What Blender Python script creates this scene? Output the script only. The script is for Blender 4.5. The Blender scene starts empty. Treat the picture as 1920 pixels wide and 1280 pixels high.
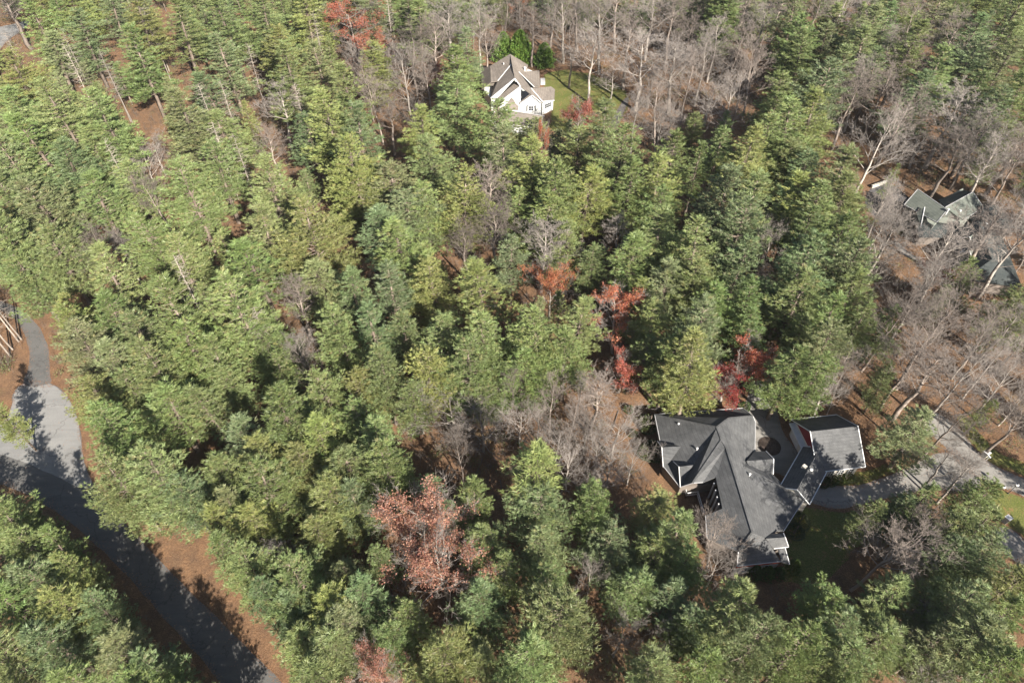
import bpy, math, random
import numpy as np
from mathutils import Vector

# ------------------------------------------------------------------ camera, sky, sun, exposure
scene = bpy.context.scene
COL = scene.collection
CAM_H = 110.0                       # the drone hovers 110 m up
TILT = math.radians(42.2)           # angle of the view axis from straight down
FPX = 1280.0                        # focal length in pixels of the 1920 px wide photograph
cam_data = bpy.data.cameras.new("camera")
cam = bpy.data.objects.new("camera", cam_data)
COL.objects.link(cam)
cam.location = (0, 0, CAM_H)
cam.rotation_euler = (TILT, 0, 0)
cam_data.sensor_width = 36.0
cam_data.lens = 24.0
cam_data.clip_start = 1.0
cam_data.clip_end = 3000.0
scene.camera = cam

SUN_AZ = math.radians(149.3)        # from +Y towards +X
SUN_EL = math.radians(33.0)
world = bpy.data.worlds.new("World")
scene.world = world
world.use_nodes = True
wn = world.node_tree.nodes
sky = wn.new("ShaderNodeTexSky")
sky.sky_type = 'NISHITA'
sky.sun_disc = False
sky.sun_elevation = SUN_EL
sky.sun_rotation = SUN_AZ
wn["Background"].inputs[1].default_value = 0.05
world.node_tree.links.new(sky.outputs[0], wn["Background"].inputs[0])
sd = bpy.data.lights.new("sun", 'SUN')
sd.energy = 5.0
sd.angle = math.radians(0.5)
sd.color = (1.0, 0.93, 0.81)
sun = bpy.data.objects.new("sun", sd)
COL.objects.link(sun)
sun.location = (60, -90, 200)
sdir = Vector((-math.sin(SUN_AZ) * math.cos(SUN_EL), -math.cos(SUN_AZ) * math.cos(SUN_EL), -math.sin(SUN_EL)))
sun.rotation_euler = sdir.to_track_quat('-Z', 'Y').to_euler()
scene.view_settings.view_transform = 'Standard'
scene.view_settings.look = 'None'
scene.view_settings.exposure = 1.48
scene.view_settings.gamma = 1.0
scene.view_settings.use_curve_mapping = False
scene.cycles.max_bounces = 6
scene.cycles.diffuse_bounces = 3
scene.cycles.transmission_bounces = 4
scene.cycles.transparent_max_bounces = 6

R = random.Random(7)


def G(u, v, z=0.0):
    """a place at height z seen at pixel (u, v) of the photograph"""
    a = (u - 960) / FPX
    b = (640 - v) / FPX
    d = (a, math.sin(TILT) + b * math.cos(TILT), -math.cos(TILT) + b * math.sin(TILT))
    t = (CAM_H - z) / -d[2]
    return Vector((d[0] * t, d[1] * t, z))


def PROJ(x, y, z):
    dx, dy, dz = x, y, z - CAM_H
    f = dy * math.sin(TILT) - dz * math.cos(TILT)
    up = dy * math.cos(TILT) + dz * math.sin(TILT)
    return 960 + FPX * dx / f, 640 - FPX * up / f, f


# ------------------------------------------------------------------ materials
def nodes_of(name):
    m = bpy.data.materials.new(name)
    m.use_nodes = True
    nt = m.node_tree
    b = nt.nodes["Principled BSDF"]
    b.inputs["Specular IOR Level"].default_value = 0.25
    return m, nt, b


def mixcol(nt, fac, a, b):
    n = nt.nodes.new("ShaderNodeMix")
    n.data_type = 'RGBA'
    for s, val in ((0, fac), (6, a), (7, b)):
        if hasattr(val, "links"):
            nt.links.new(val, n.inputs[s])
        elif s == 0:
            n.inputs[s].default_value = val
        else:
            n.inputs[s].default_value = (*val, 1)
    return n.outputs[2]


def noise(nt, scale, detail=4, rough=0.6, coord=None, lo=0.35, hi=0.65, stretch=None):
    if coord is None:
        coord = nt.nodes.new("ShaderNodeTexCoord").outputs["Object"]
    if stretch:
        mp = nt.nodes.new("ShaderNodeMapping")
        mp.inputs["Scale"].default_value = stretch[:3]
        if len(stretch) > 3:
            mp.inputs["Rotation"].default_value = (0, 0, stretch[3])
        nt.links.new(coord, mp.inputs[0])
        coord = mp.outputs[0]
    n = nt.nodes.new("ShaderNodeTexNoise")
    n.inputs["Scale"].default_value = scale
    n.inputs["Detail"].default_value = detail
    n.inputs["Roughness"].default_value = rough
    nt.links.new(coord, n.inputs["Vector"])
    r = nt.nodes.new("ShaderNodeMapRange")
    r.inputs[1].default_value = lo
    r.inputs[2].default_value = hi
    nt.links.new(n.outputs[0], r.inputs[0])
    return r.outputs[0]


def bump(nt, b, h, strength=0.5, dist=0.1):
    n = nt.nodes.new("ShaderNodeBump")
    n.inputs["Strength"].default_value = strength
    n.inputs["Distance"].default_value = dist
    nt.links.new(h, n.inputs["Height"])
    nt.links.new(n.outputs[0], b.inputs["Normal"])


def mat_plain(name, col, rough=0.7, var=0.25, scale=1.5):
    m, nt, b = nodes_of(name)
    f = noise(nt, scale, 5)
    c = mixcol(nt, f, tuple(x * (1 - var) for x in col), tuple(min(1, x * (1 + var)) for x in col))
    nt.links.new(c, b.inputs["Base Color"])
    b.inputs["Roughness"].default_value = rough
    return m


def mat_leaf(name, trans=0.18, gain=1.0):
    """colour comes from the object's own colour, each spray a little lighter or darker"""
    m = bpy.data.materials.new(name)
    m.use_nodes = True
    nt = m.node_tree
    nt.nodes.remove(nt.nodes["Principled BSDF"])
    oi = nt.nodes.new("ShaderNodeObjectInfo")
    at = nt.nodes.new("ShaderNodeAttribute")
    at.attribute_name = "tint"
    hs = nt.nodes.new("ShaderNodeHueSaturation")
    sep = nt.nodes.new("ShaderNodeSeparateColor")
    nt.links.new(at.outputs["Color"], sep.inputs[0])
    mr = nt.nodes.new("ShaderNodeMapRange")
    mr.inputs[3].default_value = 0.66 * gain
    mr.inputs[4].default_value = 1.32 * gain
    nt.links.new(sep.outputs[0], mr.inputs[0])
    nt.links.new(mr.outputs[0], hs.inputs["Value"])
    mh = nt.nodes.new("ShaderNodeMapRange")
    mh.inputs[3].default_value = 0.515
    mh.inputs[4].default_value = 0.475
    nt.links.new(sep.outputs[1], mh.inputs[0])
    nt.links.new(mh.outputs[0], hs.inputs["Hue"])
    nt.links.new(oi.outputs["Color"], hs.inputs["Color"])
    # fresh or browned tips on some sprays
    c = mixcol(nt, sep.outputs[2], hs.outputs[0], (0.30, 0.235, 0.11))
    d = nt.nodes.new("ShaderNodeBsdfDiffuse")
    t = nt.nodes.new("ShaderNodeBsdfTranslucent")
    g = nt.nodes.new("ShaderNodeBsdfGlossy")
    g.inputs["Roughness"].default_value = 0.5
    nt.links.new(c, d.inputs[0])
    nt.links.new(c, t.inputs[0])
    mx = nt.nodes.new("ShaderNodeMixShader")
    mx.inputs[0].default_value = trans
    nt.links.new(d.outputs[0], mx.inputs[1])
    nt.links.new(t.outputs[0], mx.inputs[2])
    mx2 = nt.nodes.new("ShaderNodeMixShader")
    mx2.inputs[0].default_value = 0.035
    nt.links.new(mx.outputs[0], mx2.inputs[1])
    nt.links.new(g.outputs[0], mx2.inputs[2])
    nt.links.new(mx2.outputs[0], nt.nodes["Material Output"].inputs[0])
    return m


def mat_bark(name, a, b_, twig=None):
    m, nt, b = nodes_of(name)
    oi = nt.nodes.new("ShaderNodeObjectInfo")
    f = noise(nt, 2.0, 5, stretch=(1, 1, 0.25))
    c = mixcol(nt, f, a, b_)
    if twig:
        at = nt.nodes.new("ShaderNodeAttribute")
        at.attribute_name = "tint"
        c = mixcol(nt, at.outputs["Fac"], twig, c)
    hs = nt.nodes.new("ShaderNodeHueSaturation")
    mr = nt.nodes.new("ShaderNodeMapRange")
    mr.inputs[3].default_value = 0.7
    mr.inputs[4].default_value = 1.3
    nt.links.new(oi.outputs["Random"], mr.inputs[0])
    nt.links.new(mr.outputs[0], hs.inputs["Value"])
    nt.links.new(c, hs.inputs["Color"])
    nt.links.new(hs.outputs[0], b.inputs["Base Color"])
    b.inputs["Roughness"].default_value = 0.9
    return m


def mat_ground():
    m, nt, b = nodes_of("forest_floor")
    co = nt.nodes.new("ShaderNodeTexCoord").outputs["Object"]
    big = noise(nt, 0.035, 4, coord=co)
    mid = noise(nt, 0.45, 7, 0.7, coord=co, lo=0.38, hi=0.62)
    fine = noise(nt, 3.0, 8, 0.8, coord=co, lo=0.36, hi=0.62)
    c1 = mixcol(nt, big, (0.180, 0.100, 0.056), (0.120, 0.082, 0.056))
    c2 = mixcol(nt, mid, c1, (0.29, 0.165, 0.088))
    c3 = mixcol(nt, fine, (0.105, 0.058, 0.035), c2)
    spk = noise(nt, 9.0, 3, 0.8, coord=co, lo=0.56, hi=0.68)
    c4 = mixcol(nt, spk, c3, (0.40, 0.27, 0.17))
    green = noise(nt, 0.09, 3, coord=co, lo=0.6, hi=0.75)
    gf = nt.nodes.new("ShaderNodeMath")
    gf.operation = 'MULTIPLY'
    nt.links.new(green, gf.inputs[0])
    nt.links.new(fine, gf.inputs[1])
    c5 = mixcol(nt, gf.outputs[0], c4, (0.12, 0.115, 0.04))
    nt.links.new(c5, b.inputs["Base Color"])
    b.inputs["Roughness"].default_value = 0.95
    bump(nt, b, fine, 0.7, 0.12)
    return m


def mat_grass():
    m, nt, b = nodes_of("lawn_grass")
    co = nt.nodes.new("ShaderNodeTexCoord").outputs["Object"]
    mid = noise(nt, 0.25, 4, coord=co)
    fine = noise(nt, 4.0, 6, 0.75, coord=co)
    c1 = mixcol(nt, mid, (0.13, 0.155, 0.035), (0.20, 0.19, 0.06))
    c2 = mixcol(nt, fine, (0.06, 0.07, 0.02), c1)
    lit = noise(nt, 0.6, 6, 0.8, coord=co, lo=0.55, hi=0.68)
    c3 = mixcol(nt, lit, c2, (0.25, 0.135, 0.07))
    nt.links.new(c3, b.inputs["Base Color"])
    b.inputs["Roughness"].default_value = 0.95
    bump(nt, b, fine, 0.6, 0.06)
    return m


def mat_asphalt(name, a, b_, litter=0.25):
    m, nt, b = nodes_of(name)
    co = nt.nodes.new("ShaderNodeTexCoord").outputs["Object"]
    mid = noise(nt, 0.22, 5, coord=co)
    st = noise(nt, 0.5, 4, coord=co, stretch=(0.25, 2.2, 1, math.radians(-47)))
    fine = noise(nt, 14, 4, 0.8, coord=co)
    c1 = mixcol(nt, mid, a, b_)
    c2 = mixcol(nt, st, c1, tuple(x * 1.12 for x in b_))
    c3 = mixcol(nt, fine, tuple(x * 0.8 for x in a), c2)
    sp = noise(nt, 5.0, 5, 0.85, coord=co, lo=0.66 - 0.05 * litter, hi=0.76)
    c4 = mixcol(nt, sp, c3, (0.24, 0.13, 0.075))
    vo = nt.nodes.new("ShaderNodeTexVoronoi")
    vo.feature = 'DISTANCE_TO_EDGE'
    vo.inputs["Scale"].default_value = 0.16
    wob = nt.nodes.new("ShaderNodeTexNoise")
    wob.inputs["Scale"].default_value = 0.6
    wob.inputs["Detail"].default_value = 5
    nt.links.new(co, wob.inputs["Vector"])
    add = nt.nodes.new("ShaderNodeMix")
    add.data_type = 'VECTOR'
    add.inputs[0].default_value = 0.12
    nt.links.new(co, add.inputs[4])
    sc = nt.nodes.new("ShaderNodeVectorMath")
    sc.operation = 'SCALE'
    sc.inputs[3].default_value = 30.0
    nt.links.new(wob.outputs["Color"], sc.inputs[0])
    nt.links.new(sc.outputs[0], add.inputs[5])
    nt.links.new(add.outputs[1], vo.inputs["Vector"])
    cr = nt.nodes.new("ShaderNodeMapRange")
    cr.inputs[1].default_value = 0.004
    cr.inputs[2].default_value = 0.016
    cr.inputs[3].default_value = 0.55
    cr.inputs[4].default_value = 0.0
    nt.links.new(vo.outputs["Distance"], cr.inputs[0])
    c5 = mixcol(nt, cr.outputs[0], c4, (0.05, 0.048, 0.045))
    patch = noise(nt, 0.07, 3, coord=co, lo=0.5, hi=0.56)
    c6 = mixcol(nt, patch, c5, mixcol(nt, 0.18, c5, (0.05, 0.05, 0.05)))
    nt.links.new(c6, b.inputs["Base Color"])
    b.inputs["Roughness"].default_value = 0.85
    return m


def mat_roof(name, a, b_, row=0.16):
    m, nt, b = nodes_of(name)
    co = nt.nodes.new("ShaderNodeTexCoord").outputs["Object"]
    tab = nt.nodes.new("ShaderNodeTexBrick")
    tab.inputs["Scale"].default_value = 1.0
    tab.inputs["Brick Width"].default_value = 0.9
    tab.inputs["Row Height"].default_value = row * 2
    tab.inputs["Mortar Size"].default_value = 0.03
    tab.inputs["Color1"].default_value = (*a, 1)
    tab.inputs["Color2"].default_value = (*b_, 1)
    tab.inputs["Mortar"].default_value = (*[x * 0.62 for x in a], 1)
    mp = nt.nodes.new("ShaderNodeMapping")
    # courses follow height: use z as the brick's vertical
    cx = nt.nodes.new("ShaderNodeSeparateXYZ")
    cc = nt.nodes.new("ShaderNodeCombineXYZ")
    nt.links.new(co, cx.inputs[0])
    ad = nt.nodes.new("ShaderNodeMath")
    ad.operation = 'ADD'
    nt.links.new(cx.outputs[0], ad.inputs[0])
    nt.links.new(cx.outputs[1], ad.inputs[1])
    nt.links.new(ad.outputs[0], cc.inputs[0])
    nt.links.new(cx.outputs[2], cc.inputs[1])
    nt.links.new(cc.outputs[0], tab.inputs["Vector"])
    stain = noise(nt, 0.45, 7, 0.75, coord=co, lo=0.4, hi=0.6)
    grit = noise(nt, 12, 3, 0.8, coord=co)
    c = mixcol(nt, 0.6, tab.outputs[0], mixcol(nt, stain, a, b_))
    c = mixcol(nt, grit, mixcol(nt, 0.45, c, (0.02, 0.02, 0.02)), c)
    nt.links.new(c, b.inputs["Base Color"])
    b.inputs["Roughness"].default_value = 0.85
    return m


def mat_siding(name, col, row=0.2):
    m, nt, b = nodes_of(name)
    co = nt.nodes.new("ShaderNodeTexCoord").outputs["Object"]
    w = nt.nodes.new("ShaderNodeTexWave")
    w.bands_direction = 'Z'
    w.wave_profile = 'SAW'
    w.inputs["Scale"].default_value = 0.314 / row
    w.inputs["Distortion"].default_value = 0.0
    nt.links.new(co, w.inputs["Vector"])
    f = noise(nt, 0.8, 4, coord=co)
    c = mixcol(nt, f, tuple(x * 0.88 for x in col), col)
    nt.links.new(c, b.inputs["Base Color"])
    b.inputs["Roughness"].default_value = 0.6
    bump(nt, b, w.outputs[0], 0.4, 0.02)
    return m


M = dict(
    ground=mat_ground(), grass=mat_grass(),
    asphalt=mat_asphalt("asphalt_road", (0.105, 0.103, 0.102), (0.15, 0.146, 0.142)),
    cul=mat_asphalt("asphalt_worn", (0.20, 0.20, 0.20), (0.27, 0.265, 0.26), 1.0),
    drive=mat_asphalt("concrete_drive", (0.21, 0.20, 0.19), (0.29, 0.275, 0.255), 0.6),
    darkdrive=mat_asphalt("dark_drive", (0.05, 0.052, 0.06), (0.09, 0.09, 0.10), 1.0),
    needle=mat_leaf("pine_needles"), leaf=mat_leaf("autumn_leaves", 0.45),
    bark_pine=mat_bark("pine_bark", (0.10, 0.075, 0.06), (0.22, 0.18, 0.15)),
    bark_bare=mat_bark("grey_bark", (0.25, 0.22, 0.195), (0.38, 0.34, 0.305), (0.225, 0.198, 0.180)),
    bark_brown=mat_bark("brown_twigs", (0.20, 0.165, 0.14), (0.30, 0.25, 0.22), (0.170, 0.142, 0.125)),
    bark_dead=mat_bark("dead_wood", (0.22, 0.19, 0.165), (0.38, 0.33, 0.29)),
    slate=mat_roof("slate_shingle", (0.080, 0.082, 0.086), (0.140, 0.141, 0.145)),
    tan=mat_roof("tan_shingle", (0.21, 0.18, 0.155), (0.29, 0.25, 0.22)),
    greenroof=mat_roof("green_grey_shingle", (0.12, 0.135, 0.12), (0.175, 0.19, 0.165)),
    white=mat_siding("white_siding", (0.60, 0.61, 0.60)),
    cream=mat_siding("pale_siding", (0.60, 0.56, 0.50)),
    sage=mat_siding("grey_green_siding", (0.26, 0.28, 0.25)),
    red=mat_siding("dark_red_siding", (0.22, 0.015, 0.02)),
    shade_wall=mat_siding("shaded_siding", (0.20, 0.17, 0.15)), greytrim=mat_plain("grey_trim", (0.38, 0.38, 0.39), 0.5, 0.08),  # siding darkened to paint in the shade on the walls
    redtrim=mat_plain("red_brick_band", (0.36, 0.07, 0.04), 0.8),
    trim=mat_plain("white_trim", (0.62, 0.62, 0.62), 0.5, 0.06),
    stone=mat_plain("pale_stone", (0.42, 0.40, 0.36), 0.9, 0.35, 3),
    deck=mat_plain("brown_deck", (0.13, 0.075, 0.055), 0.8, 0.3, 2),
    glass=mat_plain("dark_glass", (0.03, 0.035, 0.045), 0.08, 0.2),
    metal=mat_plain("dark_metal", (0.05, 0.05, 0.055), 0.4, 0.2),
    globe=mat_plain("white_globe", (0.85, 0.85, 0.84), 0.25, 0.03),
    mulch=mat_plain("mulch", (0.06, 0.045, 0.038), 0.95, 0.4, 3),
)


# ------------------------------------------------------------------ mesh helpers
def mesh_np(name, verts, tris, mat, tint=None, mats=None, midx=None, smooth=False):
    me = bpy.data.meshes.new(name)
    verts = np.asarray(verts, dtype=np.float32)
    tris = np.asarray(tris, dtype=np.int32)
    k = tris.shape[1]
    me.vertices.add(len(verts))
    me.vertices.foreach_set("co", verts.ravel())
    me.loops.add(tris.size)
    me.loops.foreach_set("vertex_index", tris.ravel())
    me.polygons.add(len(tris))
    me.polygons.foreach_set("loop_start", np.arange(0, tris.size, k, dtype=np.int32))
    me.polygons.foreach_set("loop_total", np.full(len(tris), k, dtype=np.int32))
    me.materials.append(mat)
    me.update(calc_edges=True)
    if tint is not None:
        a = me.color_attributes.new("tint", 'FLOAT_COLOR', 'POINT')
        t = np.ones((len(verts), 4), dtype=np.float32)
        t[:, :3] = tint
        a.data.foreach_set("color", t.ravel())
    if smooth:
        me.polygons.foreach_set("use_smooth", np.ones(len(tris), dtype=bool))
    me.validate()
    return me


def poly_mesh(name, verts, faces, mat):
    me = bpy.data.meshes.new(name)
    me.from_pydata([tuple(v) for v in verts], [], faces)
    me.materials.append(mat)
    me.update()
    return me


def link(name, me, parent=None, loc=None):
    o = bpy.data.objects.new(name, me)
    COL.objects.link(o)
    if parent is not None:
        o.parent = parent
    if loc is not None:
        o.location = loc
    return o


def tag(o, label=None, cat=None, group=None, kind=None):
    if label:
        o["label"] = label
    if cat:
        o["category"] = cat
    if group:
        o["group"] = group
    if kind:
        o["kind"] = kind
    return o


class Shape:
    def __init__(self):
        self.v = []
        self.f = []

    def box(self, c, s, rz=0.0):
        ca, sa = math.cos(rz), math.sin(rz)
        n = len(self.v)
        for dz in (-.5, .5):
            for dx, dy in ((-.5, -.5), (.5, -.5), (.5, .5), (-.5, .5)):
                x, y = dx * s[0], dy * s[1]
                self.v.append((c[0] + x * ca - y * sa, c[1] + x * sa + y * ca, c[2] + dz * s[2]))
        for q in ((3, 2, 1, 0), (4, 5, 6, 7), (0, 1, 5, 4), (1, 2, 6, 5), (2, 3, 7, 6), (3, 0, 4, 7)):
            self.f.append([n + i for i in q])

    def beam(self, a, b, w, h):
        """a bar from a to b, w wide and h deep"""
        a, b = Vector(a), Vector(b)
        d = (b - a).normalized()
        s = d.cross(Vector((0, 0, 1)))
        s = Vector((1, 0, 0)) if s.length < 1e-4 else s.normalized()
        u = s.cross(d)
        n = len(self.v)
        for p in (a, b):
            for i, j in ((-.5, -.5), (.5, -.5), (.5, .5), (-.5, .5)):
                self.v.append(tuple(p + s * (i * w) + u * (j * h)))
        for q in ((3, 2, 1, 0), (4, 5, 6, 7), (0, 1, 5, 4), (1, 2, 6, 5), (2, 3, 7, 6), (3, 0, 4, 7)):
            self.f.append([n + i for i in q])

    def slab(self, pts, th):
        """a polygon with thickness th below it"""
        n = len(self.v)
        k = len(pts)
        nr = Vector((0, 0, 0))
        p = [Vector(q) for q in pts]
        for i in range(k):
            a, b = p[i], p[(i + 1) % k]
            nr += Vector(((a.y - b.y) * (a.z + b.z), (a.z - b.z) * (a.x + b.x), (a.x - b.x) * (a.y + b.y)))
        if nr.z < 0:
            p.reverse()
        self.v += [tuple(q) for q in p] + [(q.x, q.y, q.z - th) for q in p]
        self.f.append([n + i for i in range(k)])
        self.f.append([n + k + i for i in reversed(range(k))])
        for i in range(k):
            j = (i + 1) % k
            self.f.append([n + j, n + i, n + k + i, n + k + j])

    def prism(self, pts, z0, z1):
        """an upright block over a plan outline"""
        self.slab([(q[0], q[1], z1) for q in pts], z1 - z0)

    def lathe(self, c, prof, k=12):
        n = len(self.v)
        for r, z in prof:
            for i in range(k):
                a = 2 * math.pi * i / k
                self.v.append((c[0] + r * math.cos(a), c[1] + r * math.sin(a), c[2] + z))
        for j in range(len(prof) - 1):
            for i in range(k):
                self.f.append([n + j * k + i, n + j * k + (i + 1) % k, n + (j + 1) * k + (i + 1) % k, n + (j + 1) * k + i])
        self.f.append([n + i for i in reversed(range(k))])
        self.f.append([n + (len(prof) - 1) * k + i for i in range(k)])

    def build(self, name, mat, parent=None, origin=(0, 0, 0)):
        v = [(a[0] - origin[0], a[1] - origin[1], a[2] - origin[2]) for a in self.v]
        return link(name, poly_mesh(name, v, self.f, mat), parent)


# ------------------------------------------------------------------ the ground, roads and lawns
def smooth_poly(pts, jit=0.0, step=1.5, seed=1, it=2):
    p = [Vector((q[0], q[1])) for q in pts]
    for _ in range(it):
        n = []
        for i in range(len(p)):
            a, b = p[i], p[(i + 1) % len(p)]
            n += [a * 0.75 + b * 0.25, a * 0.25 + b * 0.75]
        p = n
    out = []
    r = random.Random(seed)
    ph = [r.uniform(0, 6.28) for _ in range(4)]
    run = 0.0
    for i in range(len(p)):
        a, b = p[i], p[(i + 1) % len(p)]
        L = (b - a).length
        k = max(1, int(L / step))
        nrm = Vector((-(b - a).y, (b - a).x))
        nrm = nrm.normalized() if nrm.length > 0 else Vector((0, 0))
        for j in range(k):
            s = run + L * j / k
            w = 0.5 * math.sin(s * 0.9 + ph[0]) + 0.3 * math.sin(s * 2.3 + ph[1]) + 0.35 * math.sin(s * 5.1 + ph[2]) + r.uniform(-0.5, 0.5)
            out.append(a.lerp(b, j / k) + nrm * w * jit)
        run += L
    return out


GROUND_POLYS = []      # world outlines kept clear of trees


def sheet(name, px, mat, z, jit=0.15, seed=1, keep=True, step=1.5):
    w = [G(u, v) for u, v in px]
    out = smooth_poly([(q.x, q.y) for q in w], jit, step, seed)
    from mathutils.geometry import tessellate_polygon
    vs = [Vector((q.x, q.y, z)) for q in out]
    tr = tessellate_polygon([vs])
    fs = []
    for t in tr:
        a, b, c = (vs[i] for i in t)
        fs.append(tuple(t) if (b - a).cross(c - a).z > 0 else tuple(reversed(t)))
    o = link(name, poly_mesh(name, vs, fs, mat))
    o["kind"] = "structure"
    if keep:
        GROUND_POLYS.append([(q.x, q.y) for q in w])
    return o


# one sheet of forest floor, flat round the roads and houses, gently uneven far out
def build_ground():
    x = np.concatenate([np.linspace(-900, -330, 12), np.linspace(-320, 320, 161), np.linspace(330, 900, 12)])
    y = np.concatenate([np.linspace(-300, -50, 8), np.linspace(-40, 360, 101), np.linspace(370, 1300, 16)])
    X, Y = np.meshgrid(x, y)
    Z = np.zeros_like(X)
    V = np.stack([X.ravel(), Y.ravel(), Z.ravel()], 1)
    nx, ny = len(x), len(y)
    i = np.arange(nx - 1)[None, :] + nx * np.arange(ny - 1)[:, None]
    i = i.ravel()
    F = np.stack([i, i + 1, i + nx + 1, i + nx], 1)
    o = link("ground", mesh_np("ground", V, F, M["ground"]))
    o["kind"] = "structure"


build_ground()
sheet("road", [(620, 1370), (535, 1285), (500, 1250), (430, 1180), (370, 1120), (300, 1050), (243, 990), (210, 950), (180, 915),
               (162, 880), (155, 850), (152, 810), (144, 775), (128, 742), (104, 718), (62, 714), (38, 719), (24, 736), (22, 762),
               (8, 795), (-40, 815), (-90, 835), (-90, 915), (-20, 900), (50, 925), (110, 962), (153, 996), (200, 1040), (250, 1090),
               (300, 1150), (350, 1205), (410, 1272), (490, 1370)], M["asphalt"], 0.012, 0.12, 3)
sheet("turning_circle", [(62, 716), (103, 720), (127, 744), (143, 776), (151, 811), (154, 850), (161, 881), (180, 916), (150, 915), (100, 890), (50, 868), (0, 850),
                         (-60, 845), (-60, 826), (8, 797), (23, 762), (25, 738), (38, 721)], M["cul"], 0.017, 0.1, 23, keep=False)
sheet("lane", [(100, 722), (93, 700), (93, 668), (88, 640), (74, 612), (48, 586), (20, 570), (-30, 555), (-30, 575), (10, 584),
               (36, 606), (52, 640), (57, 675), (50, 700), (38, 724)], M["asphalt"], 0.022, 0.08, 4)
sheet("far_road", [(-60, 60), (20, 47), (50, 38), (58, 44), (36, 62), (13, 76), (0, 95), (-60, 125)], M["cul"], 0.012, 0.1, 5)
sheet("driveway", [(1413, 712), (1436, 716), (1450, 740), (1462, 790), (1470, 815), (1500, 850), (1512, 880), (1500, 905), (1440, 880),
                   (1400, 850), (1395, 790), (1398, 750)], M["drive"], 0.012, 0.05, 6)
sheet("driveway", [(1500, 918), (1532, 909), (1612, 911), (1660, 893), (1700, 878), (1750, 850), (1790, 845), (1850, 905), (1820, 925),
                   (1760, 915), (1700, 925), (1660, 934), (1612, 945), (1580, 955), (1548, 951), (1500, 935)], M["drive"], 0.016, 0.06, 7)
sheet("road", [(1730, 760), (1770, 780), (1800, 800), (1832, 848), (1860, 870), (1890, 884), (1925, 898), (2000, 930), (2000, 965),
               (1925, 932), (1890, 917), (1850, 905), (1800, 870), (1765, 830), (1715, 790)], M["drive"], 0.012, 0.08, 8)
sheet("driveway", [(1840, 1000), (1870, 988), (1890, 986), (1910, 1003), (1960, 1040), (1960, 1090), (1905, 1052), (1875, 1030)],
      M["drive"], 0.012, 0.08, 9)
sheet("driveway", [(1630, 352), (1664, 342), (1700, 364), (1706, 384), (1680, 398), (1640, 410), (1618, 380)], M["darkdrive"], 0.012, 0.05, 10)
sheet("path", [(1676, 455), (1684, 452), (1700, 470), (1722, 484), (1722, 492), (1698, 480), (1680, 466)], M["drive"], 0.014, 0.03, 11)
sheet("driveway", [(1140, 238), (1158, 205), (1172, 182), (1182, 184), (1172, 205), (1158, 240)], M["asphalt"], 0.016, 0.06, 12)
sheet("lawn", [(1480, 945), (1600, 958), (1650, 975), (1640, 1000), (1590, 1040), (1560, 1080), (1500, 1100), (1460, 1080), (1480, 1010)],
      M["grass"], 0.008, 0.5, 13)
sheet("lawn", [(1008, 140), (1060, 128), (1150, 150), (1185, 180), (1170, 225), (1110, 245), (1060, 262), (1030, 245), (1036, 200)],
      M["grass"], 0.008, 0.6, 14)
sheet("lawn", [(1610, 885), (1670, 870), (1690, 880), (1660, 893), (1612, 911), (1530, 908), (1530, 890)], M["grass"], 0.008, 0.4, 15)
sheet("lawn", [(1800, 770), (1830, 800), (1860, 840), (1900, 862), (1960, 880), (1960, 905), (1890, 882), (1860, 868), (1832, 846), (1790, 790)],
      M["grass"], 0.008, 0.4, 16)
sheet("lawn", [(1850, 910), (1890, 920), (1960, 950), (1960, 1030), (1905, 995), (1880, 975), (1860, 940)], M["grass"], 0.008, 0.4, 17)


# ------------------------------------------------------------------ houses
def px_pts(table, s, o):
    return {k: G(o[0] + x / s, o[1] + y / s, z) for k, (x, y, z) in table.items()}


def edge_trim(root, pairs, name="fascia", w=0.16, mat="trim"):
    for a, b in pairs:
        s = Shape()
        s.beam(a + Vector((0, 0, 0.03)), b + Vector((0, 0, 0.03)), w, 0.12)
        s.build(name, M[mat], root, root.location)


def house_root(name, loc, label, cat="house"):
    e = bpy.data.objects.new(name, None)
    COL.objects.link(e)
    e.location = loc
    tag(e, label, cat)
    return e


def roof_faces(root, P, faces, mat, th=0.22):
    for fc in faces:
        s = Shape()
        pts = [P[k] for k in fc]
        c = sum(pts, Vector()) / len(pts)
        if len(pts) > 3:      # a fan keeps every piece flat
            n = len(s.v)
            s.slab(pts, th)
        else:
            s.slab(pts, th)
        s.build("roof", mat, root, root.location)


def inset(poly, d):
    """poly in plan shrunk towards its inside by d"""
    k = len(poly)
    area = sum(poly[i][0] * poly[(i + 1) % k][1] - poly[(i + 1) % k][0] * poly[i][1] for i in range(k))
    sg = 1 if area > 0 else -1
    out = []
    for i in range(k):
        a, b, c = Vector(poly[i - 1][:2]), Vector(poly[i][:2]), Vector(poly[(i + 1) % k][:2])
        d1, d2 = (b - a).normalized(), (c - b).normalized()
        n1, n2 = Vector((-d1.y, d1.x)) * sg, Vector((-d2.y, d2.x)) * sg
        n = (n1 + n2)
        n = n.normalized() if n.length > 0.2 else n1
        out.append((b.x + n.x * d * 1.2, b.y + n.y * d * 1.2))
    return out


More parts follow.
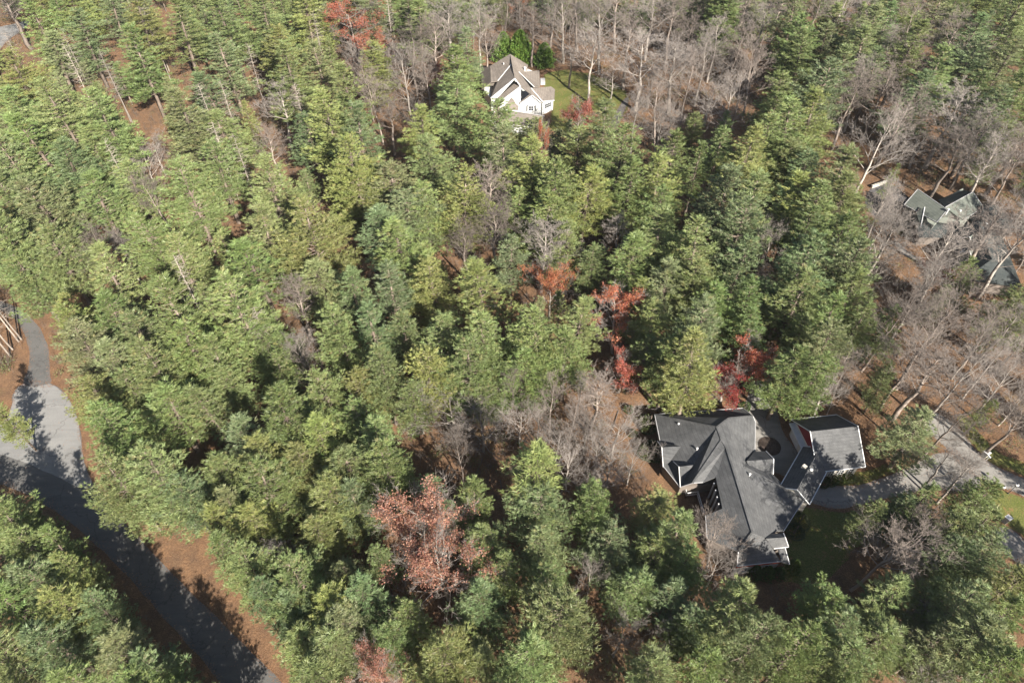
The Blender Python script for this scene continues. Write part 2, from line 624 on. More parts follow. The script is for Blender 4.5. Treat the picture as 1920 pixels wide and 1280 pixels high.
def gable_wing(root, a, b, wl, wr, zr, ze, roofmat, wallmat, over=0.45, hip=(0, 0), gablemat=None, th=0.22, z0=0.0, trim=True):
    """a straight wing: ridge from a to b at zr, eaves at ze, wl to the left and wr to the right of a->b"""
    a, b = Vector(a[:2]), Vector(b[:2])
    d = (b - a).normalized()
    L = Vector((-d.y, d.x))
    ra, rb = a + d * hip[0], b - d * hip[1]
    P = dict(ra=(*ra, zr), rb=(*rb, zr), al=(*(a + L * wl), ze), ar=(*(a - L * wr), ze), bl=(*(b + L * wl), ze), br=(*(b - L * wr), ze))
    P = {k: Vector(v) for k, v in P.items()}
    for fc in (("al", "bl", "rb", "ra"), ("ar", "ra", "rb", "br")):
        s = Shape()
        s.slab([P[k] for k in fc], th)
        s.build("roof", roofmat, root, root.location)
    for h, fc in ((hip[0], ("al", "ra", "ar")), (hip[1], ("bl", "br", "rb"))):
        if h > 0.01:
            s = Shape()
            s.slab([P[k] for k in fc], th)
            s.build("roof", roofmat, root, root.location)
    ia, ib = a + d * over, b - d * over
    foot = [ia + L * (wl - over), ia - L * (wr - over), ib - L * (wr - over), ib + L * (wl - over)]
    s = Shape()
    sl = (zr - ze) / wl
    zt = ze + sl * over - th - 0.02
    s.prism(foot, z0, zt)
    s.build("wall", wallmat, root, root.location)
    # gable triangles
    for h, e, dd in ((hip[0], ia, d), (hip[1], ib, -d)):
        if h <= 0.01:
            s = Shape()
            n = 0
            zt2 = zr - th - 0.1
            q = [e + L * (wl - over), e - L * (wr - over)]
            v = [(*q[0], zt), (*q[1], zt), (*e, zt2)]
            w = [(x + dd.x * 0.25, y + dd.y * 0.25, z) for x, y, z in v]
            s.v = v + w
            s.f = [[0, 1, 2], [5, 4, 3], [0, 3, 4, 1], [1, 4, 5, 2], [2, 5, 3, 0]]
            s.build("gable", gablemat or wallmat, root, root.location)
    if trim:
        prs = [(P["al"], P["bl"]), (P["ar"], P["br"])]
        if hip[0] <= 0.01:
            prs += [(P["al"], P["ra"]), (P["ra"], P["ar"])]
        if hip[1] <= 0.01:
            prs += [(P["bl"], P["rb"]), (P["rb"], P["br"])]
        edge_trim(root, prs, w=0.14)
    return P, foot


def window_on(root, p, n, w, h, cols=2, rows=2, frame=0.1, mat="trim"):
    """a window centred at p on a wall whose outward plan normal is n"""
    n = Vector((n[0], n[1], 0)).normalized()
    t = Vector((-n.y, n.x, 0))
    rz = math.atan2(t.y, t.x)
    p = Vector(p)
    fr = Shape()
    q = p + n * 0.04
    for sx in (-1, 1):
        c = q + t * (sx * (w / 2))
        fr.box(c, (frame, 0.1, h + frame), rz)
    for sz in (-1, 1):
        fr.box(q + Vector((0, 0, sz * h / 2)), (w - frame, 0.1, frame), rz)
    for i in range(1, cols):
        fr.box(q + t * (w * (i / cols - 0.5)), (frame * 0.6, 0.08, h - frame), rz)
    for i in range(1, rows):
        fr.box(q + Vector((0, 0, h * (i / rows - 0.5))), (w - frame, 0.074, frame * 0.6), rz)
    wdw = fr.build("window", M[mat], root, root.location)
    g = Shape()
    g.box(p + n * 0.02, (w - frame, 0.05, h - frame), rz)
    gl = g.build("pane", M["glass"], wdw, root.location)
    return wdw


HOUSE_PX = []


# --- the large grey-roofed house
def slate_house():
    P = px_pts(dict(
        a=(148, 240, 3.4), b=(665, 203, 3.4), c=(512, 314, 8.0), d=(580, 262, 7.1), e=(722, 248, 4.6), e2=(738, 285, 3.7),
        mc=(735, 455, 3.5), vj=(690, 512, 5.0), wr0=(540, 390, 8.0), m0=(565, 430, 7.9), m1=(720, 930, 7.6),
        mid=(620, 600, 7.9), vv=(430, 637, 5.6), wr1=(370, 641, 6.0), cr=(506, 606, 6.4), cr2=(545, 790, 6.2), cl=(445, 830, 4.5),
        cl2=(455, 962, 4.3), s1=(638, 1042, 5.2), s2=(630, 1128, 3.6), s3=(886, 1100, 3.5), s4=(865, 920, 4.1), s3b=(800, 965, 5.6),
        v0=(668, 545, 6.4), t1=(1028, 735, 3.8), t2=(985, 795, 3.4), t3=(902, 925, 3.4), u1=(842, 590, 3.6), u2=(905, 655, 3.6),
        w1=(178, 390, 3.4), w2=(200, 545, 3.4), w3=(295, 665, 3.4)), 3.123, (1180, 700))
    root = house_root("house", (41, 62, 0), "sprawling angled house with dark grey shingle roofs and a brown courtyard deck")
    faces = [("a", "b", "e", "d", "c"), ("c", "d", "e", "e2", "mc", "vj", "v0", "mid", "m0", "wr0"), ("mid", "v0", "s4", "s3b", "m1"),
             ("v0", "t1", "t2", "t3", "s4"), ("v0", "vj", "u1", "u2", "t1"), ("m0", "mid", "cr", "vv"), ("mid", "m1", "s1", "cl2", "cl", "cr2", "cr"),
             ("m1", "s3b", "s3", "s2", "s1"), ("wr0", "m0", "vv", "wr1"), ("c", "wr0", "wr1", "w3", "w2", "w1", "a")]
    for fc in faces:
        pts = [P[k] for k in fc]
        from mathutils.geometry import tessellate_polygon
        s = Shape()
        for t in tessellate_polygon([pts]):
            s.slab([pts[i] for i in t], 0.22)
        s.build("roof", M["slate"], root, root.location)
    # ridge caps and white eave boards
    edge_trim(root, [(P[i], P[j]) for i, j in (("c", "wr0"), ("wr0", "m0"), ("m0", "mid"), ("mid", "m1"), ("c", "d"), ("d", "e"), ("a", "c"),
                                               ("wr0", "wr1"), ("m1", "s1"), ("v0", "t1"))], "ridge_cap", 0.3, "slate")
    edge_trim(root, [(P[i], P[j]) for i, j in (("a", "b"), ("b", "e"), ("e", "e2"), ("e2", "mc"), ("s2", "s3"), ("s1", "s2"), ("wr1", "vv"), ("w3", "wr1"),
                                               ("a", "w1"), ("w1", "w2"), ("w2", "w3"), ("t2", "t3"), ("t1", "t2"), ("cl", "cl2"))], "fascia", 0.12, "greytrim")
    # walls under the roof
    rings = [[P[k] for k in ("a", "b", "e2", "mc", "v0", "mid", "cr", "vv", "w3", "w2", "w1")],
             [P[k] for k in ("v0", "u1", "u2", "t1", "t2", "t3", "s4")],
             [P[k] for k in ("cr", "mid", "v0", "s4", "s3", "s2", "s1", "cl2", "cl", "cr2")]]
    for r_ in rings:
        s = Shape()
        q = inset([(p.x, p.y) for p in r_], 0.5)
        s.prism(q, 0.0, 3.15)
        s.build("wall", M["shade_wall"], root, root.location)  # shade below the eaves is put into this dark wall colour
    # red band and stone base at the south end
    n = (P["s3"] - P["s2"])
    n = Vector((n.y, -n.x, 0)).normalized()
    s = Shape()
    s.beam(P["s2"] - n * 0.1 + Vector((0, 0, -0.55)), P["s3"] - n * 0.1 + Vector((0, 0, -0.5)), 0.14, 0.55)
    s.build("red_band", M["redtrim"], root, root.location)
    s = Shape()
    a_, b_ = P["s2"] - n * 0.25, P["s3"] - n * 0.25
    s.beam((a_.x, a_.y, 1.4), (b_.x, b_.y, 1.4), 0.2, 2.8)
    s.build("south_wall", M["white"], root, root.location)
    for k in (0.22, 0.5, 0.78):
        p = a_.lerp(b_, k)
        window_on(root, (p.x + n.x * 0.1, p.y + n.y * 0.1, 1.7), n, 1.3, 1.3)
    # bays on the west side and small gables on the east side
    def facet(tbl, fcs, trimp=()):
        Q = px_pts(tbl, 3.123, (1180, 700))
        for fc in fcs:
            s = Shape()
            s.slab([Q[k] for k in fc], 0.18)
            s.build("bay_roof", M["slate"], root, root.location)
        if trimp:
            edge_trim(root, [(Q[i], Q[j]) for i, j in trimp], "fascia", 0.12)
        return Q
    Q = facet(dict(p1=(163, 396, 3.7), p2=(190, 432, 5.2), p3=(302, 425, 5.5), p4=(240, 512, 4.2), p5=(198, 547, 3.5)),
              [("p1", "p2", "p3"), ("p2", "p5", "p4", "p3")], [("p1", "p2"), ("p2", "p5")])
    s = Shape()
    s.prism([(Q["p1"].x + .5, Q["p1"].y - .3), (Q["p5"].x + .5, Q["p5"].y + .3), (Q["p5"].x + 3, Q["p5"].y + .5), (Q["p1"].x + 3, Q["p1"].y)], 0, 3.3)
    s.build("bay_wall", M["shade_wall"], root, root.location)
    Q = facet(dict(p1=(256, 514, 3.9), p2=(290, 546, 5.3), p3=(374, 535, 5.8), p4=(298, 664, 3.6)),
              [("p1", "p2", "p3"), ("p2", "p4", "p3")], [("p1", "p2"), ("p2", "p4")])
    facet(dict(p1=(686, 512, 5.9), p2=(732, 456, 4.2), p3=(800, 454, 4.2), p4=(845, 500, 5.6), p5=(842, 590, 3.7), p6=(700, 545, 5.2)),
          [("p1", "p2", "p3", "p4"), ("p1", "p4", "p5", "p6")], [("p3", "p4"), ("p4", "p5")])
    Q = facet(dict(p1=(798, 966, 5.9), p2=(812, 938, 5.0), p3=(902, 934, 5.0), p4=(912, 958, 5.6), p5=(932, 1015, 3.9), p6=(845, 1026, 3.9)),
              [("p1", "p2", "p3", "p4"), ("p1", "p4", "p5", "p6")], [("p4", "p5"), ("p5", "p6"), ("p3", "p4")])
    s = Shape()
    s.prism([(Q["p3"].x - .5, Q["p3"].y - .6), (Q["p5"].x - .5, Q["p5"].y + .4), (Q["p6"].x, Q["p6"].y + .4), (Q["p1"].x, Q["p1"].y - .6)], 0, 3.7)
    s.build("bay_wall", M["shade_wall"], root, root.location)
    # covered corner beside the bay
    Q = facet(dict(p1=(872, 1030, 3.9), p2=(912, 1022, 3.7), p3=(938, 1116, 3.1), p4=(890, 1102, 3.4)), [("p1", "p2", "p3", "p4")], [("p2", "p3")])
    # courtyard deck and its white railing
    D = px_pts(dict(a=(318, 662, 0.9), b=(331, 716, 0.9), c=(396, 708, 0.9), d=(432, 832, 0.9), e=(560, 800, 0.9), f=(520, 600, 0.9)), 3.123, (1180, 700))
    s = Shape()
    s.slab([D[k] for k in "abcdef"], 0.9)
    s.build("deck", M["deck"], root, root.location)
    s = Shape()
    up = Vector((0, 0, 1.0))
    for i, j in (("a", "b"), ("b", "c"), ("c", "d")):
        s.beam(D[i] + up, D[j] + up, 0.12, 0.1)
        s.beam(D[i] + up * 0.15, D[j] + up * 0.15, 0.1, 0.08)
        k = max(2, int((D[j] - D[i]).length / 0.35))
        for q in range(k + 1):
            p = D[i].lerp(D[j], q / k)
            w = 0.16 if q in (0, k) else 0.035
            s.beam(p + Vector((0, 0, 0.06)), p + Vector((0, 0, 0.95 if q not in (0, k) else 1.15)), w, w)
    s.build("railing", M["trim"], root, root.location)
    for q in (0.15, 0.38, 0.6, 0.82):
        p = P["cr"].lerp(P["cr2"], q) + Vector((-0.3, 0, 0))
        s = Shape()
        s.beam((p.x, p.y, 0.9), (p.x, p.y, 5.9), 0.22, 0.22)
        s.build("post", M["trim"], root, root.location)
    # lounge chairs under the roof edge are hidden; a low table shows on the deck
    # vents on the roof
    for zx, zy, z in ((397, 440, 6.2), (288, 296, 5.2), (706, 590, 6.4)):
        p = G(1180 + zx / 3.123, 700 + zy / 3.123, z)
        s = Shape()
        s.lathe((p.x, p.y, z - 0.8), [(0.12, 0), (0.12, 0.85), (0.2, 0.9), (0.2, 1.0), (0.05, 1.05)], 10)
        s.build("roof_vent", M["trim"], root, root.location)
    HOUSE_PX.append([(1215, 760), (1430, 755), (1520, 930), (1480, 1080), (1370, 1080), (1260, 930)])
    return root


def slate_garage():
    P = px_pts(dict(n0=(975, 275, 4), n1=(1290, 250, 4), r0=(1075, 343, 8), r1=(1352, 308, 8), s0=(1122, 583, 4), s1=(1355, 556, 4)), 3.123, (1180, 700))
    a, b = P["r0"], P["r1"]
    root = house_root("garage", (58.5, 70.5, 0), "detached garage with grey roof and dark red gable beside the angled grey house", "garage")
    d = (b - a).normalized()
    Pn, foot = gable_wing(root, (53.7, 70.6), (62.7, 71.77), 5.5, 6.1, 8.0, 4.0, M["slate"], M["cream"], 0.6, gablemat=M["red"])
    # a narrower lean roof on the sunny side makes the step in the eastern eave
    d = Vector((10, 1.3, 0)).normalized()
    L = Vector((-d.y, d.x, 0))
    A = Vector((53.7, 70.6, 0))
    n = -d
    # garage doors on the west front under a small roof
    for off in (3.0, -1.2):
        c = A + d * 0.6 + L * off
        s = Shape()
        rz = math.atan2(L.y, L.x)
        s.box((c.x - d.x * 0.04, c.y - d.y * 0.04, 1.35), (2.9, 0.1, 2.6), rz)
        dr = s.build("garage_door", M["trim"], root, root.location)
        s = Shape()
        for k in range(4):
            q = c + L * (-1.1 + 0.73 * k)
            s.box((q.x - d.x * 0.1, q.y - d.y * 0.1, 2.35), (0.5, 0.05, 0.3), rz)
        s.build("door_pane", M["glass"], dr, root.location)
    c = A + d * 0.1
    s = Shape()
    p, q = c + L * 5.0, c - L * 5.4
    s.beam((p.x, p.y, 3.6), (q.x, q.y, 3.6), 1.2, 0.16)
    s.build("brow_roof", M["trim"], root, root.location)
    sw = [A - L * 5.62 + d * k for k in (1.5, 3.4, 5.3, 7.2)]
    for p in sw:
        window_on(root, (p.x, p.y, 2.3), -L, 1.0, 1.4)
    HOUSE_PX.append([(1480, 770), (1620, 770), (1625, 900), (1520, 900)])
    return root


def link_wing():
    root = house_root("breezeway", (51.5, 65, 0), "low grey-roofed breezeway joining the angled grey house to its garage", "breezeway")
    gable_wing(root, (49.0, 60.0), (55.6, 68.6), 2.6, 2.9, 5.9, 3.9, M["slate"], M["cream"], 0.35, trim=True)
    p = Vector((52.6, 63.9, 5.0))
    s = Shape()
    s.lathe((p.x, p.y, 4.6), [(0.14, 0), (0.14, 1.3), (0.3, 1.35), (0.3, 1.5), (0.05, 1.6)], 10)
    s.build("roof_vent", M["trim"], root, root.location)
    s = Shape()
    s.box((p.x - .8, p.y + .9, 5.35), (0.7, 0.7, 0.9), 0.6)
    s.build("chimney", M["stone"], root, root.location)


def white_house():
    T = dict(rk=(617, 265, 9), rk2=(672, 560, 9), lw0=(380, 408, 6), lw1=(388, 602, 6), lv=(470, 590, 6.2), f2=(632, 390, 8.2),
             e0=(455, 402, 4.5), re=(832, 395, 4.2), re2=(822, 462, 5.2), la=(262, 405, 3.4), lb=(278, 690, 3.4), tp=(742, 655, 7.2),
             g0=(722, 482, 6.6), g1=(968, 463, 3.9), g2=(976, 655, 3.9), g3=(905, 662, 5.6), h0=(868, 675, 6.4), h1=(1110, 656, 3.7),
             h2=(1156, 690, 3.5), h3=(1148, 822, 3.5), h4=(1004, 836, 4.6), cg=(880, 762, 6.3), cl=(736, 862, 4.1), cr=(992, 850, 4.2),
             wl=(384, 796, 4.3), wl2=(455, 800, 4.3), vl=(468, 862, 4.0), bt=(704, 588, 7.4), ct2=(862, 738, 6.4), cl2=(722, 852, 4.1), dm0=(345, 606, 4.6), dm1=(552, 584, 5.9), dm2=(548, 640, 5.0), dm3=(388, 690, 3.9), dmr=(345, 640, 4.4))
    P = px_pts(T, 6.4, (860, 60))
    root = house_root("house", (2, 203, 0), "white-walled house with tan hip and gable roofs in the clearing near the top")
    faces = [("rk", "re", "re2", "g0", "h0", "tp", "rk2"), ("rk", "rk2", "f2"), ("rk", "f2", "lw0", "e0"), ("f2", "lv", "lw1", "lw0"), ("lw0", "lw1", "lb", "la"),
             ("f2", "rk2", "wl", "dm3", "lv"), ("g0", "g1", "g2", "g3"), ("h0", "h1", "h2", "h3", "h4"), ("tp", "h0", "h4", "cr", "cg"),
             ("dm0", "dm1", "dm2", "dmr"), ("bt", "tp", "vl", "wl2"), ("ct2", "cg", "cl", "cl2")]
    for fc in faces:
        from mathutils.geometry import tessellate_polygon
        pts = [P[k] for k in fc]
        s = Shape()
        for t in tessellate_polygon([pts]):
            s.slab([pts[i] for i in t], 0.2)
        s.build("roof", M["tan"], root, root.location)
    edge_trim(root, [(P[i], P[j]) for i, j in (("rk2", "wl"), ("wl", "wl2"), ("rk2", "tp"), ("tp", "vl"), ("cl", "cg"), ("cg", "cr"), ("g0", "g3"), ("h0", "h4"), ("f2", "lv"), ("h4", "h3"))], "fascia", 0.3)
    # walls facing the viewer
    def wall_poly(pts, name="wall", mat="white", th=0.25):
        s = Shape()
        a, b = pts[0], pts[1]
        n = Vector(((b - a).y, -(b - a).x, 0)).normalized()
        v = [tuple(p) for p in pts] + [tuple(p - n * th) for p in pts]
        k = len(pts)
        s.v = v
        s.f = [list(range(k)), [k + i for i in reversed(range(k))]] + [[(i + 1) % k, i, k + i, k + (i + 1) % k] for i in range(k)]
        s.build(name, M[mat], root, root.location)
        return n
    dn = Vector((0, 0, 1))
    def foot(p, z=0.0):
        return Vector((p.x, p.y, z))
    # tall gable below the broad white rake
    off = Vector((0.15, 0.35, -0.25))
    wall_poly([foot(P["vl"] + off), foot(P["cl"] + off), P["cl"] + off, P["tp"] + off, P["vl"] + off])
    wall_poly([foot(P["wl"] + off), foot(P["wl2"] + off), P["wl2"] + off, P["rk2"] + off, P["wl"] + off])
    a0, b0 = P["cl"] + Vector((0.1, 0.3, -0.25)), P["cr"] + Vector((0, 0.3, -0.25))
    n = wall_poly([foot(a0), foot(b0), b0, P["cg"] + Vector((0, 0.3, -0.25)), a0])
    c = a0.lerp(b0, 0.52)
    window_on(root, (c.x + n.x * 0.03, c.y + n.y * 0.03, 2.3), n, 1.5, 1.5)
    s = Shape()
    for k in (0.32, 0.72):
        q = a0.lerp(b0, k)
        s.box((q.x + n.x * 0.06, q.y + n.y * 0.06, 2.3), (0.35, 0.06, 1.9), math.atan2(n.x, -n.y))
    s.build("shutter", M["metal"], root, root.location)
    s = Shape()
    q = a0.lerp(b0, 0.52)
    s.box((q.x + n.x * 0.25, q.y + n.y * 0.25, 3.5), (2.2, 0.5, 0.18), math.atan2(n.x, -n.y))
    s.build("window_hood", M["trim"], root, root.location)
    a1, b1 = P["h4"] + Vector((0.1, 0.3, -0.6)), P["h3"] + Vector((-0.3, 0.4, -0.25))
    n = wall_poly([foot(a1), foot(b1), Vector((b1.x, b1.y, 3.3)), Vector((a1.x, a1.y, 3.9))])
    c = a1.lerp(b1, 0.5)
    window_on(root, (c.x + n.x * 0.03, c.y + n.y * 0.03, 2.45), n, 2.6, 1.5, 3, 2)
    # body walls
    s = Shape()
    q = inset([(P[k].x, P[k].y) for k in ("la", "e0", "rk", "re", "g1", "g2", "h1", "h2", "h3", "cr", "cl", "vl", "wl", "lb")], 0.6)
    s.prism(q, 0, 3.2)
    s.build("wall", M["white"], root, root.location)
    # entrance turret roof and low garage range in front
    Q = px_pts(dict(t=(636, 788, 5.2), a=(545, 905, 3.2), b=(600, 925, 3.0), c=(715, 935, 3.0), d=(724, 868, 3.2), e=(600, 860, 3.4)), 6.4, (860, 60))
    for i, j in (("a", "b"), ("b", "c"), ("c", "d"), ("d", "e"), ("e", "a")):
        s = Shape()
        s.slab([Q["t"], Q[i], Q[j]], 0.15)
        s.build("porch_roof", M["tan"], root, root.location)
    s = Shape()
    s.prism(inset([(Q[k].x, Q[k].y) for k in "abcde"], 0.3), 0, 2.9)
    s.build("porch_wall", M["white"], root, root.location)
    s = Shape()
    p = G(860 + 760 / 6.4, 60 + 935 / 6.4, 0)
    for k in range(4):
        s.box((p.x, p.y - 0.35 * k, 0.6 - 0.15 * k), (1.8, 0.4, 1.2 - 0.3 * k))
    s.build("brick_steps", M["redtrim"], root, root.location)
    a = G(860 + 440 / 6.4, 60 + 925 / 6.4, 4.6)
    b = G(860 + 1000 / 6.4, 60 + 1010 / 6.4, 4.6)
    gable_wing(root, a, b, 3.2, 4.4, 4.6, 2.9, M["tan"], M["white"], 0.4, hip=(0, 2.5))
    s = Shape()
    p = G(860 + 1010 / 6.4, 60 + 610 / 6.4, 0)
    s.prism([(p.x - .8, p.y - 1.6), (p.x + .7, p.y - 1.6), (p.x + .7, p.y + 1.4), (p.x - .8, p.y + 1.4)], 0, 0.9)
    s.build("side_porch", M["greytrim"], root, root.location)
    for zx, zy, z in ((540, 395, 7.4), (805, 445, 6.4), (790, 440, 6.4)):
        p = G(860 + zx / 6.4, 60 + zy / 6.4, z)
        s = Shape()
        s.lathe((p.x, p.y, z - 1.0), [(0.13, 0), (0.13, 1.4), (0.22, 1.45), (0.22, 1.6)], 8)
        s.build("roof_vent", M["trim"], root, root.location)


def green_house():
    T = dict(a=(645, 186, 8), b=(938, 392, 8), c=(508, 342, 5.5), d=(836, 517, 6.2), h=(1196, 214, 8), i=(920, 366, 8), j=(1300, 366, 5.6), k=(1102, 494, 5.7),
             l=(1090, 190, 4), m=(852, 290, 4.5), e=(714, 366, 7.2), f=(674, 562, 5.2), g=(630, 420, 6.0), q=(520, 362, 5.4), x=(700, 500, 4.6), i2=(1012, 458, 5.4), d2=(890, 462, 5.4))
    P = px_pts(T, 5.334, (1600, 320))
    root = house_root("house", (110, 139, 0), "house with pale green-grey roofs behind bare trees at the right")
    from mathutils.geometry import tessellate_polygon
    faces = [("a", "b", "d", "c"), ("h", "i", "k", "j"), ("l", "h", "i", "m"), ("b", "i2", "d2"), ("e", "g", "f"), ("e", "x", "f")]
    for fc in faces:
        pts = [P[k] for k in fc]
        s = Shape()
        for t in tessellate_polygon([pts]):
            s.slab([pts[i] for i in t], 0.2)
        s.build("roof", M["greenroof"], root, root.location)
    # far slope of the first wing
    far = P["a"] + (P["a"] - P["c"]) * 0.85
    fb = P["b"] + (P["b"] - P["d"]) * 0.85
    far.z = fb.z = 4.0
    s = Shape()
    s.slab([P["a"], P["b"], fb, far], 0.2)
    s.build("roof", M["greenroof"], root, root.location)
    edge_trim(root, [(P[i], P[j]) for i, j in (("c", "d"), ("a", "c"), ("b", "d"), ("j", "k"), ("h", "j"), ("a", "b"), ("h", "i"))], "fascia", 0.14, "greytrim")
    edge_trim(root, [(P["e"], P["f"])], "fascia", 0.16)
    for ring in (("c", "d", "b", "a"), ("i", "k", "j", "h", "l", "m")):
        s = Shape()
        s.prism(inset([(P[k].x, P[k].y) for k in ring], 0.5), 0, 4.8)
        s.build("wall", M["sage"], root, root.location)
    # low wings in front, their shade painted into darker roof and wall colours
    M_shade = mat_roof("shaded_green_shingle", (0.04, 0.05, 0.052), (0.07, 0.08, 0.08))
    a = G(1600 + 640 / 5.334, 320 + 520 / 5.334, 4.6)
    b = G(1600 + 960 / 5.334, 320 + 520 / 5.334, 4.6)
    gable_wing(root, a, b, 3, 3.4, 3.9, 2.8, M_shade, M["shade_wall"], 0.4, trim=False)
    a = G(1600 + 1245 / 5.334, 320 + 500 / 5.334, 7.6)
    b = G(1600 + 1425 / 5.334, 320 + 985 / 5.334, 7.6)
    gable_wing(root, b, a, 4.8, 7.5, 7.6, 3.6, M_shade, M["shade_wall"], 0.5, hip=(3.5, 0), trim=False)
    for zy, ze in ((575, 690), (720, 800)):
        p = G(1600 + 1290 / 5.334, 320 + zy / 5.334, 6.6)
        q = G(1600 + 1160 / 5.334, 320 + (zy + 90) / 5.334, 6.4)
        gable_wing(root, q, p, 1.7, 1.7, 6.5, 4.8, M["greenroof"], M["sage"], 0.3)
    p = G(1600 + 1240 / 5.334, 320 + 450 / 5.334, 5.0)
    gable_wing(root, (p.x - 1, p.y + 1), (p.x + 8, p.y + 2), 5, 5, 7.0, 3.6, M_shade, M["shade_wall"], 0.5, hip=(2, 3), trim=False)
    for zx, zy, z in ((945, 398, 8.2), (1325, 540, 8.0), (1065, 410, 6.6)):
        p = G(1600 + zx / 5.334, 320 + zy / 5.334, z)
        s = Shape()
        s.lathe((p.x, p.y, z - 1.2), [(0.18, 0), (0.18, 1.4), (0.3, 1.45), (0.3, 1.65)], 8)
        s.build("roof_vent", M["trim"], root, root.location)
    HOUSE_PX.append([(1690, 350), (1890, 350), (1900, 420), (1810, 430), (1700, 425)])


def north_house():
    root = house_root("house", (-3, 283, 0), "partly hidden blue-grey house with white walls at the top edge")
    gable_wing(root, (-14, 281), (0, 290), 6, 6, 9, 4.2, M["slate"], M["white"], 0.5)
    gable_wing(root, (-8, 286), (-8, 272), 3.5, 3.5, 8, 4.2, M["slate"], M["white"], 0.5)
    P, f = gable_wing(root, (12, 276), (12, 292), 5, 5, 10.5, 7.2, M["slate"], M["white"], 0.4)
    for dz in (2.2, 5.2):
        for dx in (-2, 2):
            window_on(root, (12 + dx, 276.38, dz), (0, -1), 1.4, 1.5)


slate_house()
slate_garage()
link_wing()
white_house()
green_house()
north_house()


# ------------------------------------------------------------------ plants: shapes
def blades(C, D, L, W, rng, flat=0.0):
    """one thin triangle per spray: base across, tip along D"""
    n = len(C)
    rnd = rng.normal(size=(n, 3))
    rnd[:, 2] *= (1 - flat)
    side = np.cross(D, rnd)
    side /= (np.linalg.norm(side, axis=1, keepdims=True) + 1e-9)
    V = np.empty((n, 3, 3))
    V[:, 0] = C - side * (W[:, None] * 0.5)
    V[:, 1] = C + side * (W[:, None] * 0.5)
    V[:, 2] = C + D * L[:, None]
    return V.reshape(-1, 3), np.arange(n * 3).reshape(-1, 3)


def tubes(segs):
    """segs: rows of (x0,y0,z0,x1,y1,z1,r0,r1) -> tapered three- or four-sided sticks"""
    S = np.asarray(segs, dtype=float)
    n = len(S)
    A, B, r0, r1 = S[:, :3], S[:, 3:6], S[:, 6], S[:, 7]
    D = B - A
    D /= (np.linalg.norm(D, axis=1, keepdims=True) + 1e-9)
    up = np.tile([0.0, 0.0, 1.0], (n, 1))
    up[np.abs(D[:, 2]) > 0.9] = [1.0, 0, 0]
    s = np.cross(D, up)
    s /= np.linalg.norm(s, axis=1, keepdims=True)
    t = np.cross(D, s)
    k = 4
    V = np.empty((n, 2 * k, 3))
    for i in range(k):
        a = 2 * math.pi * i / k
        o = s * math.cos(a) + t * math.sin(a)
        V[:, i] = A + o * r0[:, None]
        V[:, k + i] = B + o * r1[:, None]
    base = (np.arange(n) * 2 * k)[:, None]
    F = np.concatenate([base + np.array([[i, (i + 1) % k, k + (i + 1) % k, k + i]]) for i in range(k)], 0)
    return V.reshape(-1, 3), F


